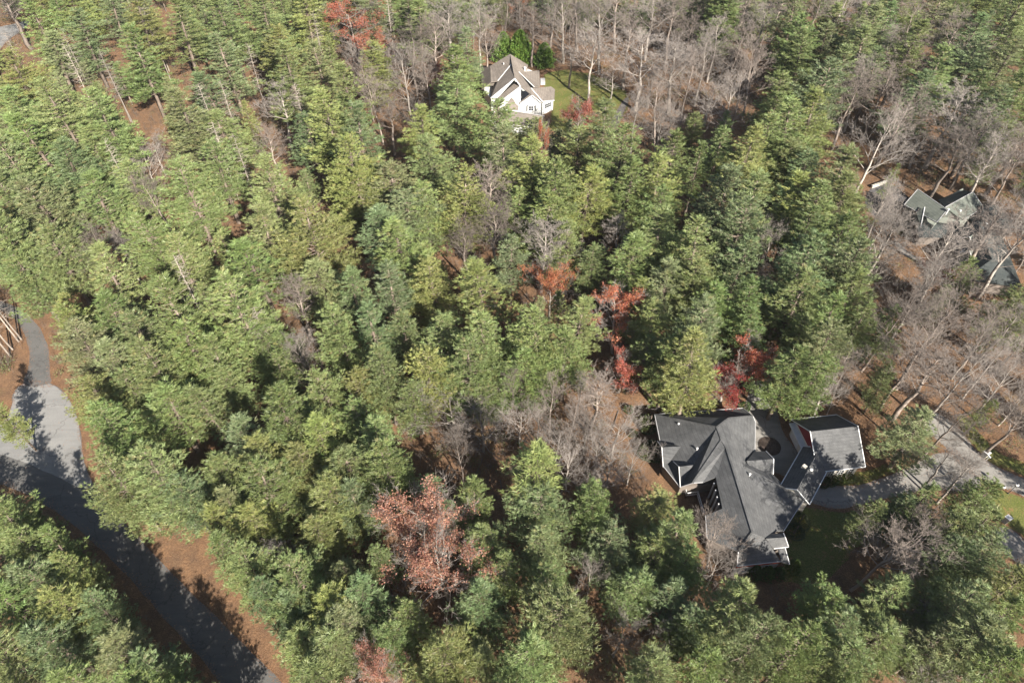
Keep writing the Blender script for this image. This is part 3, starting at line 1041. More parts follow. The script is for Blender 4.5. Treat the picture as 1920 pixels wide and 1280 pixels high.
def pine_shape(seed, Rc=4.6, H=24.0, bf=0.36, leaders=1, open_=0.0, topp=1.5):
    rng = np.random.default_rng(seed)
    zb = H * bf
    segs = []
    lean = rng.normal(size=2) * 0.25
    def axis(z):
        q = z / H
        return np.array([lean[0] * q * q * 2, lean[1] * q * q * 2, z])
    zs = np.linspace(0, H, 9)
    rb = 0.32
    for i in range(8):
        a, b = axis(zs[i]), axis(zs[i + 1])
        segs.append((*a, *b, rb * (1 - zs[i] / H) ** 0.8 + 0.03, rb * (1 - zs[i + 1] / H) ** 0.8 + 0.03))
    lobe = rng.uniform(0.65, 1.12, size=7)
    lz = rng.uniform(0, 6.28, 3)
    tips = []
    z = zb
    ph = rng.uniform(0, 6.28)
    wl = 0
    while z < H - 0.4:
        t = (z - zb) / (H - zb)
        prof = (0.7 + 0.3 * math.sin(min(1, t / 0.3) * math.pi / 2)) * (1 - t ** topp) ** 0.86
        whorl = rng.uniform(0.78, 1.12) * (1.0 if rng.random() > 0.12 else 0.6)
        nb = rng.integers(6, 8)
        for b in range(nb):
            az = ph + b * 2 * math.pi / nb + rng.normal() * 0.25
            if rng.random() < 0.08 + open_:
                continue
            k = (az % (2 * math.pi)) / (2 * math.pi) * 7
            lf = lobe[int(k) % 7] * (1 - k % 1) + lobe[(int(k) + 1) % 7] * (k % 1)
            r = Rc * prof * whorl * lf * rng.uniform(0.72, 1.22) + 0.3
            el = math.radians(-6 + 42 * t ** 1.3 + rng.normal() * 6)
            bend = 0.10 + 0.1 * rng.random()
            root = axis(z + rng.normal() * 0.12)
            dx, dy = math.cos(az), math.sin(az)
            P = lambda s: root + np.array([dx * r * s, dy * r * s, math.tan(el) * r * s + bend * r * s * s])
            segs.append((*root, *P(0.55), 0.055 + 0.012 * r * 0.5, 0.03))
            segs.append((*P(0.55), *P(0.93), 0.03, 0.012))
            s0 = 0.24 if t < 0.75 else 0.12
            st = max(2, int(r * (1 - s0) / 0.50))
            for q in range(st + 1):
                s = s0 + (1 - s0) * q / st
                c = P(s)
                tips.append((c[0], c[1], c[2], dx, dy))
                lat = (0.50 * r * (1 - 0.78 * s) * min(1, s * 2.0)) * rng.uniform(0.5, 1.25)
                m = int(lat / 0.52)
                for sg in (-1, 1):
                    for w in range(1, m + 1):
                        f = w * 0.55
                        lx, ly = (dx * 0.55 - sg * dy * 0.83), (dy * 0.55 + sg * dx * 0.83)
                        tips.append((c[0] + lx * f + rng.normal() * .08, c[1] + ly * f + rng.normal() * .08, c[2] + 0.08 * f + rng.normal() * 0.1, lx, ly))
        ph += 0.9
        z += rng.uniform(0.8, 1.25) * (1 - 0.35 * t)
    for q in range(6):
        a = axis(H - 0.3 * q)
        tips.append((a[0], a[1], a[2], 0.1, 0))
    T = np.array(tips)
    n = len(T)
    # each tip carries a brush of needle sprays pointing up and out
    nb = 19
    C = np.repeat(T[:, :3], nb, 0)
    out = np.repeat(T[:, 3:5], nb, 0)
    D = rng.normal(size=(n * nb, 3)) * 0.5
    D[:, :2] += out * 0.75
    D[:, 2] = np.abs(D[:, 2]) * 0.7 + 0.22
    D /= np.linalg.norm(D, axis=1, keepdims=True)
    C = C + rng.normal(size=C.shape) * np.array([0.10, 0.10, 0.05])
    sz = np.repeat(rng.uniform(0.75, 1.25, n), nb)
    L = rng.uniform(0.32, 0.54, n * nb) * sz
    W = rng.uniform(0.055, 0.10, n * nb) * sz
    V, F = blades(C, D, L, W, rng)
    tint = np.zeros((n, 3))
    tint[:, 0] = rng.uniform(0.15, 0.85, n)
    tint[:, 1] = np.clip(rng.normal(0.5, 0.2, n), 0, 1)
    rad = np.hypot(T[:, 0], T[:, 1])
    tint[:, 2] = np.where(rng.random(n) < 0.06, rng.uniform(0.2, 0.5, n), 0.0)
    tint = np.repeat(tint, nb * 3, 0)
    tv, tf = tubes(segs)
    crown = mesh_np("crown", V, F, M["needle"], tint)
    trunk = mesh_np("trunk", tv, tf, M["bark_pine"])
    return trunk, crown, Rc, H, bf


def bare_shape(seed, H=20.0, Rc=3.4, fork=0.35, spread=0.5, mat="bark_bare", twig=1.0, leaves=0, leafcol=None, leafsize=0.2, trunkr=0.2, nmain=16):
    rng = np.random.default_rng(seed)
    segs = []
    tips = []
    def grow(p, d, L, r, lvl):
        k = (4, 3, 2, 2, 1)[lvl]
        for i in range(k):
            d2 = d + rng.normal(size=3) * (0.10 + 0.05 * lvl) + np.array([0, 0, 0.10])
            d2 /= np.linalg.norm(d2)
            q = p + d2 * L / k
            ra, rb_ = r * (1 - 0.75 * i / k), r * (1 - 0.75 * (i + 1) / k)
            segs.append((*p, *q, max(ra, 0.010), max(rb_, 0.006)))
            if lvl < 4 and (i > 0 or lvl > 0):
                nch = (3, 2, 3, 3)[lvl]
                nch = max(1, int(round(nch * twig)))
                for _ in range(nch):
                    ax = rng.normal(size=3)
                    ax -= d2 * ax.dot(d2)
                    ax /= np.linalg.norm(ax)
                    ang = rng.uniform(0.35, 0.8)
                    nd = d2 * math.cos(ang) + ax * math.sin(ang)
                    nd[2] = nd[2] * 0.8 + 0.18
                    nd /= np.linalg.norm(nd)
                    grow(q, nd, L * rng.uniform(0.38, 0.58), max(rb_ * 0.6, 0.012), lvl + 1)
            p, d = q, d2
        tips.append((*p, *d))
    # trunk
    zs = np.linspace(0, H * 0.93, 12)
    ax = np.array([0.0, 0.0])
    w = rng.normal(size=2) * 0.12
    pts = []
    for z in zs:
        ax = ax + w * 0.3 + rng.normal(size=2) * 0.08
        pts.append(np.array([ax[0], ax[1], z]))
    for i in range(11):
        segs.append((*pts[i], *pts[i + 1], 1.25 * trunkr * (1 - i / 11.5) ** 0.9 + 0.02, 1.25 * trunkr * (1 - (i + 1) / 11.5) ** 0.9 + 0.02))
    for b in range(nmain):
        t = fork + (1 - fork) * (b + rng.random()) / nmain
        k = t * 11
        i = min(10, int(k))
        p = pts[i] + (pts[i + 1] - pts[i]) * (k - i)
        az = b * 2.4 + rng.normal() * 0.4
        sp = spread * (1.25 - 0.6 * (t - fork) / (1 - fork))
        d = np.array([math.cos(az) * sp, math.sin(az) * sp, 0.75])
        d /= np.linalg.norm(d)
        tt = (t - fork) / (1 - fork)
        L = Rc * (1.55 - 0.75 * tt) * rng.uniform(0.75, 1.15)
        grow(p, d, L, 0.07 * (1.1 - 0.5 * tt) * trunkr / 0.2, 1)
    S = np.array(segs)
    tv, tf = tubes(S)
    th = np.repeat(np.clip((S[:, 6] - 0.012) / 0.05, 0, 1), 8)
    me = mesh_np("branches", tv, tf, M[mat], np.repeat(th[:, None], 3, 1))
    crown = None
    if leaves:
        T = np.array(tips)
        idx = rng.integers(0, len(T), leaves)
        # leaves gather in patches
        ctr = T[rng.integers(0, len(T), 26), :3]
        dd = np.min(np.linalg.norm(T[idx, None, :3] - ctr[None], axis=2), axis=1)
        idx = idx[dd < Rc * 0.36]
        C = T[idx, :3] + rng.normal(size=(len(idx), 3)) * 0.22
        D = rng.normal(size=(len(idx), 3))
        D /= np.linalg.norm(D, axis=1, keepdims=True)
        V, F = blades(C, D, rng.uniform(0.7, 1.4, len(idx)) * leafsize, rng.uniform(0.7, 1.3, len(idx)) * leafsize, rng)
        tint = np.zeros((len(idx), 3))
        tint[:, 0] = rng.random(len(idx))
        tint[:, 1] = rng.random(len(idx))
        crown = mesh_np("leaves", V, F, M["leaf"], np.repeat(tint, 3, 0))
    return me, crown, Rc, H


def cone_shape(seed, Rc=1.0, H=3.0, n=2600, size=0.22, power=1.0, ball=False, rough=0.1):
    rng = np.random.default_rng(seed)
    t = rng.random(n) ** 0.8
    az = rng.uniform(0, 2 * math.pi, n)
    if ball:
        ph = np.arccos(rng.uniform(-0.35, 1, n))
        lump = 1 + 0.1 * np.sin(az * 3 + seed) + 0.08 * np.sin(ph * 7 + az * 2)
        r = Rc * np.sin(ph) * lump
        z = H * 0.35 + H * 0.6 * np.cos(ph) * lump
        D = np.stack([np.cos(az) * np.sin(ph), np.sin(az) * np.sin(ph), np.cos(ph)], 1)
    else:
        lump = 1 + (0.08 + rough * 0.6) * np.sin(az * 5 + t * 17 + seed) + 0.1 * np.sin(az * 3 - t * 9) + rough * rng.normal(size=n)
        r = Rc * (1 - t) ** (0.75 - rough * 0.6) * lump * np.minimum(1, t * 8 + 0.6)
        z = 0.15 + t * H
        D = np.stack([np.cos(az) * .6, np.sin(az) * .6, np.full(n, .75)], 1)
    C = np.stack([r * np.cos(az), r * np.sin(az), z], 1)
    D = D + rng.normal(size=D.shape) * 0.35
    D /= np.linalg.norm(D, axis=1, keepdims=True)
    V, F = blades(C, D, rng.uniform(0.8, 1.5, n) * size, rng.uniform(0.5, 0.9, n) * size, rng)
    tint = np.zeros((n, 3))
    tint[:, 0] = rng.random(n)
    tint[:, 1] = rng.random(n)
    return mesh_np("crown", V, F, M["needle"], np.repeat(tint, 3, 0))


# ------------------------------------------------------------------ the woods
PINES = """
1310,10,70 1345,25,75 1400,20,75 1500,112,65 1562,55,60 1600,95,60 1640,140,60 1655,60,60
77,50,90 157,67,95 143,15,85 210,22,60 262,40,75 340,53,90 262,105,80 427,45,85 497,38,85 575,25,80 533,108,95 547,147,85 603,130,75
423,112,85 400,178,125 355,222,100 420,250,115 410,313,95 360,367,105 510,350,95 583,253,110 622,232,85 205,233,105 112,207,75
40,207,75 77,273,95 30,300,85 133,317,95 173,283,85 250,350,85 187,383,110 87,393,100 27,377,75 33,143,65 100,100,75
33,460,105 110,477,105 50,515,80 213,527,90 143,613,80 217,587,95 300,460,110 343,494,90 483,500,120 500,440,110 588,447,115
605,527,100 333,590,110 270,630,100 165,655,80 222,668,90 455,580,130 505,640,95 355,650,95 408,677,85 300,690,95 187,734,80
240,722,75 317,757,115 393,765,100 217,800,100 425,725,80 522,700,70 533,780,115 615,744,90 450,822,100 600,815,100 640,627,95
757,470,110 715,430,130 770,400,110 660,544,95 733,540,100 812,537,95 907,540,125 957,487,70 700,614,95 760,627,80 823,627,95
907,640,115 1010,634,110 1080,610,100 1060,660,100 723,700,95 800,705,95 880,694,105 980,690,95 673,732,85 773,748,80 905,740,70
1067,460,80 1107,494,70 1187,480,110 1233,447,100 1245,537,100 1200,560,70 1223,614,95 1257,677,100 1207,665,70 667,794,95
707,830,110 995,878,150
700,20,75 765,33,60 787,55,75 840,20,75 700,123,75 655,170,75 863,133,80 850,190,100 877,95,55 673,253,110 645,207,70 790,240,80
807,300,110 740,345,120 800,395,90 867,377,95 930,243,95 945,300,100 1000,265,70 1040,280,65 1000,325,110 1033,370,110 1097,360,110
1133,250,100 1160,310,105 1083,293,80 1178,360,90 1233,343,105 1257,300,80 973,400,80 1023,415,95 1233,400,95 660,310,90 673,367,95
1357,20,80 1487,43,85 1497,80,65 1470,118,50 1543,87,60 1630,67,95 1613,110,80 1580,140,70 1673,20,85 1753,27,80 1700,90,60
1820,67,100 1890,33,100 1880,83,75 1753,135,75 1807,117,80 1873,127,90 1713,187,70 1820,187,95 1897,200,90 1847,217,80 1533,180,85
1520,227,100 1453,187,75 1440,217,65 1480,253,105 1430,273,95 1347,277,70 1393,300,90 1467,307,105 1305,310,60 1357,367,110
1407,393,105 1497,333,110 1497,380,95 1573,333,105 1580,377,115 1527,400,95 1673,333,22 1863,283,50
1307,477,105 1380,447,100 1383,504,95 1300,537,95 1325,577,100 1313,630,110 1300,687,105 1400,577,75 1407,620,75 1507,447,95
1563,460,105 1493,510,110 1497,560,115 1580,514,100 1587,560,100 1553,600,80 1605,612,70 1500,627,70 1547,647,75 1480,700,90
1525,705,75 1653,614,70 1657,715,50 1720,808,80 1807,520,55 1897,575,85 1757,570,45 1847,770,35
20,986,80 60,1020,70 83,1085,100 143,1070,60 33,1143,110 133,1140,100 200,1150,60 100,1203,110 20,1240,110 227,1230,95 290,1250,80 345,1315,85 260,1300,90 400,1350,85 450,1400,85 160,1275,90 110,1030,55
228,905,85 300,896,115 258,925,65 350,935,85 402,978,72 425,1020,75 468,1065,80 500,1115,75 417,896,95 507,920,120 477,990,95 433,953,80 617,935,110 600,1000,95
483,865,90 575,870,90 567,1090,100 562,1135,95 620,1125,110 575,1195,95 617,1203,110 587,1265,100 8,780,45
667,940,95 657,873,105 725,876,110 807,930,80 887,936,85 850,965,60 1007,966,110 913,1020,85 1017,1025,105 1117,953,90 1227,953,100
1133,1026,100 1223,1040,110 713,1053,65 680,1135,110 650,1185,95 767,1163,80 740,1205,80 907,1130,95 947,1073,75 1023,1085,95
827,1226,110 1040,1170,130 1000,1240,115 1190,1096,95 1247,1130,90 1220,1248,95 1275,1190,60 900,1230,80 650,1086,70
1268,1003,100 1285,1060,80 1380,1153,110 1300,1170,85 1407,1213,95 1480,1225,90 1560,1140,85 1570,1180,90 1663,1126,100 1653,1186,105
1597,1236,95 1797,1136,90 1813,1203,110 1863,1170,85 1780,1046,80 1832,1052,85 1780,1000,90 1716,955,70 1832,938,75 1680,958,60
1628,968,55 1838,990,70 1885,1103,80 1873,1240,90 1320,1255,90 1735,1215,80 1740,1130,70 1550,1255,70
"""
BARES = """
1100,810,75 1045,835,70 1010,800,65 1185,872,60 1120,858,75 1065,880,75 975,800,70
527,207,60 513,283,50 277,317,65 293,290,55 297,383,60 20,15,60 200,467,60 233,477,50 567,570,70 560,665,60 590,700,50 403,712,40
847,67,90 773,107,80 807,160,60 763,150,70 707,197,60 730,225,50 897,50,60 913,83,50 947,33,50 1060,40,80 1033,20,70 1087,20,75
1130,60,95 1107,110,80 1160,20,80 1073,87,60 1220,33,80 1207,127,100 1220,165,90 1267,133,90 1257,53,85 1190,233,60 1233,250,55
1257,233,55 923,377,80 960,405,60 930,447,85 873,470,60 1017,467,85 1157,447,50 1310,40,60 1343,83,50 1330,200,100 1357,123,60
1413,143,70 1293,150,60 1433,67,70 1393,43,65 1527,20,60 1570,27,60 1613,33,50 1707,50,65 1757,83,85 1590,200,70 1657,177,75
1677,233,95 1640,283,80 1777,227,95 1723,277,80 1827,267,70 1780,300,70 1893,290,60 1613,167,60 1897,333,70 1853,317,70
1657,383,60 1653,420,60 1653,460,85 1643,504,70 1772,478,80 1847,447,85 1890,470,85 1440,480,70 1423,540,50 1703,584,75
1663,614,85 1737,640,105 1707,680,95 1580,684,70 1547,744,50 1583,720,55 1727,710,85 1790,720,80 1773,800,70 1847,634,65
1807,560,45 1880,614,60 1900,660,60 1747,537,60 1903,794,60 507,1053,55 850,785,125 905,810,100 783,760,55 960,734,60 1033,760,65
1087,744,65 1117,750,80 1153,820,105 1073,787,55 1140,890,80 1107,1093,50 1163,1193,60 1257,1196,50 1347,1026,75 1340,1070,75
1657,1040,105 1697,1060,80 1697,986,75 1763,876,80 1723,1170,50 1737,1253,75 1800,896,45 1880,720,60 1850,690,50 1830,650,50
1370,200,60 1290,90,60 1180,90,60 1240,200,60 1150,150,50 1000,60,45 1390,170,50 1460,30,50 1910,400,50
1320,120,60 1270,20,60 1380,90,55 730,130,60 820,90,60 690,160,50 1710,130,50 1660,100,50 1905,760,50
"""
SNAGS = [(187, 203, 25), (178, 205, 21), (251, 236, 24), (245, 228, 18), (318, 135, 24), (82, 200, 23), (742, 128, 24), (35, 640, 20), (24, 655, 17), (20, 668, 16),
         (40, 636, 18), (42, 68, 20), (1550, 735, 14)]
# fallen-leaf colours: u, v, width, height of tree, colour, bare share
MAPLES = [(665, 62, 95, 18, (0.42, 0.16, 0.095), 2600, "orange-red maple standing above the pines near the top"),
          (700, 100, 60, 13, (0.42, 0.18, 0.10), 1300, "smaller orange maple just below the tall orange-red one"),
          (1033, 545, 78, 15, (0.44, 0.18, 0.08), 2600, "orange-leaved maple among pines left of the red-orange one"),
          (1160, 600, 82, 17, (0.52, 0.20, 0.10), 2600, "tall red-orange maple directly above the crimson one"),
          (1165, 705, 62, 9, (0.50, 0.17, 0.11), 2200, "low crimson maple at the dark yard's left corner"),
          (1395, 690, 74, 11, (0.50, 0.17, 0.09), 1900, "scarlet maple where the driveway leaves the trees"),
          (1360, 728, 70, 7, (0.30, 0.05, 0.035), 900, "thin dark-red shrubby maple behind the grey house"),
          (783, 988, 128, 19, (0.40, 0.21, 0.14), 3000, "wide brown-orange oak, upper of the joined pair"),
          (832, 1066, 128, 19, (0.39, 0.20, 0.13), 3600, "wide brown-orange oak, lower of the joined pair"),
          (712, 1258, 70, 16, (0.38, 0.19, 0.13), 1500, "russet oak crown cut by the bottom edge"),
          (1085, 232, 48, 11, (0.36, 0.13, 0.09), 700, "thin pinkish tree on the white house's lawn edge"),
          (980, 14, 45, 14, (0.45, 0.20, 0.09), 1300, "pale orange tree in front of the top-edge house"),
          (1745, 530, 60, 9, (0.24, 0.085, 0.05), 900, "dull brown-leaved small tree below the green-roofed house"),
          (820, 155, 42, 9, (0.38, 0.17, 0.11), 700, "faded pink-leaved tree between bare trunks and pines"),
          (1017, 298, 22, 21, (0.42, 0.14, 0.06), 500, "small orange crown peeking between pines below the white house"),
          (1710, 45, 60, 12, (0.32, 0.17, 0.10), 500, "bare brown tree with few leaves amid the top pines")]

pine_protos = [pine_shape(100 + i, Rc=(4.4, 5.0, 4.2, 5.4, 4.6, 4.8, 5.2, 4.0)[i], H=(25, 23, 26, 22, 24, 25, 23, 26)[i],
                          bf=(0.28, 0.24, 0.32, 0.22, 0.3, 0.27, 0.24, 0.34)[i], open_=(0, 0.05, 0.12, 0, 0.05, 0.1, 0, 0.15)[i], topp=(1.15, 1.5, 1.0, 1.7, 1.2, 1.3, 1.5, 1.0)[i]) for i in range(8)]
bare_protos = [bare_shape(200 + i, H=(21, 19, 17, 22, 20, 18, 15, 16)[i], Rc=(2.8, 3.2, 3.8, 2.5, 3.0, 3.4, 4.0, 3.0)[i],
                          fork=(0.45, 0.4, 0.3, 0.5, 0.42, 0.35, 0.2, 0.3)[i], spread=(0.55, 0.6, 0.8, 0.5, 0.6, 0.7, 1.0, 0.7)[i],
                          mat=("bark_bare", "bark_brown")[i % 2], trunkr=(0.2, 0.18, 0.2, 0.22, 0.18, 0.17, 0.2, 0.15)[i],
                          nmain=(16, 14, 14, 18, 15, 14, 14, 14)[i]) for i in range(8)]
leaf_protos = [bare_shape(300 + i, H=(17, 15, 9)[i], Rc=(3.8, 3.4, 3.0)[i], fork=0.28, spread=0.8, mat="bark_bare", leaves=20000, leafsize=0.15, twig=0.9) for i in range(3)]


def snag_shape(seed, H):
    rng = np.random.default_rng(seed)
    segs = []
    k = 10
    p = np.array([0.0, 0, 0])
    pts = [p]
    for i in range(k):
        p = p + np.array([rng.normal() * 0.05, rng.normal() * 0.05, H / k])
        pts.append(p)
    for i in range(k):
        segs.append((*pts[i], *pts[i + 1], 0.19 * (1 - i / k) + 0.04, 0.19 * (1 - (i + 1) / k) + 0.04))
    z = H * 0.38
    while z < H:
        i = min(k - 1, int(z / H * k))
        c = pts[i] + (pts[i + 1] - pts[i]) * (z / H * k - i)
        for b in range(rng.integers(2, 6)):
            az = rng.uniform(0, 6.28)
            L = rng.uniform(0.8, 3.2) * (1.1 - 0.5 * z / H)
            d = np.array([math.cos(az), math.sin(az), rng.uniform(-0.1, 0.3)])
            m = c + d * L * 0.5
            e = m + (d + rng.normal(size=3) * 0.25) * L * 0.5
            segs.append((*c, *m, 0.045, 0.03))
            segs.append((*m, *e, 0.03, 0.012))
            for w in range(3):
                q = m + (e - m) * rng.random()
                segs.append((*q, *(q + (d * .5 + rng.normal(size=3) * 0.5) * L * 0.3), 0.018, 0.01))
        z += rng.uniform(0.35, 0.8)
    return mesh_np("trunk", *tubes(np.array(segs)), M["bark_dead"])


def parse(s):
    return [tuple(float(x) for x in t.split(",")) for t in s.split()]


TREES = []          # (x, y, radius, kind) for spacing and labels


def empty(name, loc, rz=0, sc=1):
    e = bpy.data.objects.new(name, None)
    COL.objects.link(e)
    e.empty_display_size = 0.5
    e.location = loc
    e.rotation_euler = (0, 0, rz)
    e.scale = sc if isinstance(sc, tuple) else (sc, sc, sc)
    return e


def pine_at(x, y, rad, hh, idx, col):
    tr, cr, Rc, H, bf = pine_protos[idx]
    s = rad / Rc
    sz = hh / H
    e = empty("pine_tree", (x, y, 0), R.uniform(0, 6.28), (s, s, sz))
    link("trunk", tr, e)
    c = link("crown", cr, e)
    c.color = (*col, 1)
    return e


PINE_COLS = [(0.186, 0.232, 0.086), (0.176, 0.226, 0.084), (0.150, 0.204, 0.094), (0.212, 0.244, 0.082), (0.192, 0.226, 0.104), (0.158, 0.214, 0.074), (0.182, 0.230, 0.088)]


def pine_color(u, v):
    b = R.choice(PINE_COLS)
    j = R.uniform(0.84, 1.14)
    return tuple(x * j * R.uniform(0.95, 1.05) for x in b)


def place_pine(u, v, d, idx=None):
    idx = R.randrange(8) if idx is None else idx
    bf = pine_protos[idx][4]
    hh = 24.0
    for _ in range(3):
        zc = hh * (0.62 + bf * 0.25)
        p = G(u, v, zc)
        dist = math.sqrt(p.x ** 2 + p.y ** 2 + (CAM_H - zc) ** 2)
        D = d * dist / FPX
        hh = max(5.0 if D < 6 else 10, min(26.0, 8 + D * 1.4)) * (0.82 + 0.36 * ((u * 7.3 + v * 3.1) % 10) / 10)
        if u < 330 and v > 975:
            hh = 19.0
        if 1340 < u < 1720 and v > 1070:
            hh = 27.0 if u < 1540 else 16.0
    rad = min(D / 2, 7.0) * 1.26
    e = pine_at(p.x, p.y, rad, hh, idx, pine_color(u, v))
    TREES.append(dict(o=e, x=p.x, y=p.y, r=rad, h=hh, kind="pine", u=u, v=v, main=True))
    return e


LOW = {(850, 785), (905, 810), (1153, 820), (1140, 890), (1100, 810), (1045, 835), (1010, 800), (1185, 872), (1120, 858), (1065, 880), (975, 800)}


def place_bare(u, v, d, idx=None):
    idx = R.randrange(8) if idx is None else idx
    if (u, v) in LOW:
        idx = 6
    me, _, Rc, H = bare_protos[idx]
    hh = 18.0
    for _ in range(3):
        zc = hh * 0.62
        p = G(u, v, zc)
        dist = math.sqrt(p.x ** 2 + p.y ** 2 + (CAM_H - zc) ** 2)
        D = d * dist / FPX
        hh = max(9, min(23, 7 + D * 1.4))
    rad = D / 2
    if idx == 6:
        hh = 11.0
        p = G(u, v, 6.5)
    e = empty("bare_tree", (p.x, p.y, 0), R.uniform(0, 6.28), (rad / Rc, rad / Rc, hh / H))
    link("branches", me, e)
    TREES.append(dict(o=e, x=p.x, y=p.y, r=rad, h=hh, kind="bare", u=u, v=v, main=True))
    return e


for u, v, d in parse(PINES):
    place_pine(u, v, d)
for u, v, d in parse(BARES):
    place_bare(u, v, d)
for i, (u, v, h) in enumerate(SNAGS):
    p = G(u, v, 0)
    e = empty("dead_pine", (p.x, p.y, 0), 0, 1)
    link("trunk", snag_shape(400 + i, h), e)
    TREES.append(dict(o=e, x=p.x, y=p.y, r=1.5, h=h, kind="snag", u=u, v=v, main=True))
for i, (u, v) in enumerate([(420, 177), (447, 280), (277, 40), (593, 50), (470, 108), (383, 182), (405, 255), (213, 293), (337, 508), (560, 185), (485, 600)]):
    p = G(u, v, 19)
    e = empty("dead_pine", (p.x, p.y, 0), 0, 1)
    link("trunk", snag_shape(450 + i, 23), e)
    TREES.append(dict(o=e, x=p.x, y=p.y, r=1.0, h=23, kind="snag", u=u, v=v, main=True))
for i, (u, v, d, h, col, n, lab) in enumerate(MAPLES):
    me, lv, Rc, H = leaf_protos[2 if h < 12 else i % 2]
    zc = h * 0.62
    p = G(u, v, zc)
    dist = math.sqrt(p.x ** 2 + p.y ** 2 + (CAM_H - zc) ** 2)
    rad = d * dist / FPX / 2 * 0.95
    e = empty("oak_tree" if "oak" in lab else "maple_tree" if "maple" in lab else "autumn_tree", (p.x, p.y, 0), R.uniform(0, 6.28), (rad / Rc, rad / Rc, h / H))
    link("branches", me, e)
    c = link("leaves", lv, e)
    c.color = (*col, 1)
    tag(e, lab, "tree")
    TREES.append(dict(o=e, x=p.x, y=p.y, r=rad, h=h, kind="autumn", u=u, v=v, main=True))


# ------------------------------------------------------------------ trees between the marked ones, and the woods outside the picture
def in_poly(x, y, poly):
    c = False
    j = len(poly) - 1
    for i in range(len(poly)):
        if (poly[i][1] > y) != (poly[j][1] > y) and x < (poly[j][0] - poly[i][0]) * (y - poly[i][1]) / (poly[j][1] - poly[i][1]) + poly[i][0]:
            c = not c
        j = i
    return c


OPEN_PX = [  # areas of the photograph where nothing tall stands in the way (u0, v0, u1, v1)
    (895, 90, 1045, 250), (1040, 150, 1165, 215), (1215, 765, 1520, 1080), (1395, 712, 1625, 960), (1630, 345, 1700, 400), (1690, 350, 1880, 420),
    (1480, 950, 1620, 1070), (1600, 880, 1700, 945), (1830, 850, 1925, 960), (0, 590, 100, 930), (1170, 730, 1230, 900), (0, 30, 50, 110),
    (1640, 420, 1730, 520), (1000, 700, 1200, 800), (240, 240, 320, 290), (1870, 980, 1925, 1060), (1690, 860, 1800, 935),
    (490, 180, 545, 320), (270, 300, 345, 350), (155, 430, 195, 560), (225, 430, 285, 500), (565, 570, 610, 710), (680, 195, 740, 240),
    (560, 470, 640, 500), (860, 310, 885, 350), (1285, 290, 1320, 400), (860, 940, 890, 1000), (1130, 1140, 1185, 1230), (1070, 885, 1180, 910),
    (1415, 420, 1450, 560), (900, 1150, 930, 1180), (300, 20, 320, 100), (460, 130, 490, 180), (600, 400, 640, 440), (1090, 520, 1140, 580), (1480, 1080, 1540, 1120)]
ROAD_LINE = [(-20, 860), (60, 880), (110, 930), (170, 930), (200, 1000), (260, 1060), (320, 1120), (380, 1180), (440, 1250), (500, 1300), (130, 850), (90, 760),
             (300, 1040), (370, 1100), (430, 1170), (500, 1240), (560, 1290)]


def crown_free(x, y, h, r):
    for z in (h * 0.35, h * 0.65, h * 0.95):
        u, v, f = PROJ(x, y, z)
        pr = r * FPX / f * 0.75
        for a, b, c, d in OPEN_PX:
            if a - pr < u < c + pr and b - pr < v < d + pr:
                return False
        for a, b in ROAD_LINE:
            if (u - a) ** 2 + (v - b) ** 2 < (pr + 42) ** 2:
                return False
    return True


main = list(TREES)
arr = np.array([(t["x"], t["y"], t["r"]) for t in main])
extra = []
rr = random.Random(11)
n_pine = sum(1 for t in main if t["kind"] == "pine")
young, bare_fill = [], []
for _ in range(9000):
    y = rr.uniform(24, 318)
    half = 72 + (y - 30) * 0.56
    x = rr.uniform(-half - 6, half + 6)
    d = np.hypot(arr[:, 0] - x, arr[:, 1] - y)
    i = int(np.argmin(d - arr[:, 2] * 0.5))
    kind = main[i]["kind"] if i < len(main) else extra[i - len(main)]["kind"]
    if kind in ("snag", "autumn"):
        kind = "pine" if x < -20 else rr.choice(("pine", "bare"))
    uu, vv, _ = PROJ(x, y, 12)
    if uu > 1300 and vv < 130 and rr.random() < 0.75:
        kind = "pine"
    r = rr.uniform(2.4, 4.2) if kind == "pine" else rr.uniform(2.2, 3.4)
    k = 0.98 if kind == "pine" else 1.15
    if np.any(d < (arr[:, 2] + r) * k):
        continue
    if any(in_poly(x + a, y + b, p) for p in GROUND_POLYS for a, b in ((0, 0), (2, 0), (-2, 0), (0, 2), (0, -2))):
        continue
    h = rr.uniform(11, 19) if kind == "pine" else rr.uniform(12, 18)
    if not crown_free(x, y, h, r):
        continue
    u, v, f = PROJ(x, y, h * 0.75)
    if not (-60 < u < 1980 and -60 < v < 1340):
        continue
    extra.append(dict(x=x, y=y, r=r, h=h, kind=kind, u=u, v=v, main=False))
    arr = np.vstack([arr, (x, y, r)])
ys = sorted(t["y"] for t in extra if t["kind"] == "pine")
cut = ys[min(len(ys) - 1, 290)]
extra = [t for t in extra if t["kind"] != "pine" or t["y"] < cut]
for t in extra:
    if t["kind"] == "pine":
        e = pine_at(t["x"], t["y"], t["r"] * 1.3, t["h"], rr.randrange(8), pine_color(0, 0))
        e.name = "young_pine"
        t["kind"] = "young"
    else:
        me, _, Rc, H = bare_protos[rr.randrange(8)]
        e = empty("bare_tree", (t["x"], t["y"], 0), rr.uniform(0, 6.28), (t["r"] / Rc, t["r"] / Rc, t["h"] / H))
        link("branches", me, e)
    t["o"] = e
    TREES.append(t)
print("pines", n_pine, "young", sum(t["kind"] == "young" for t in TREES), "bare", sum(t["kind"] == "bare" for t in TREES))

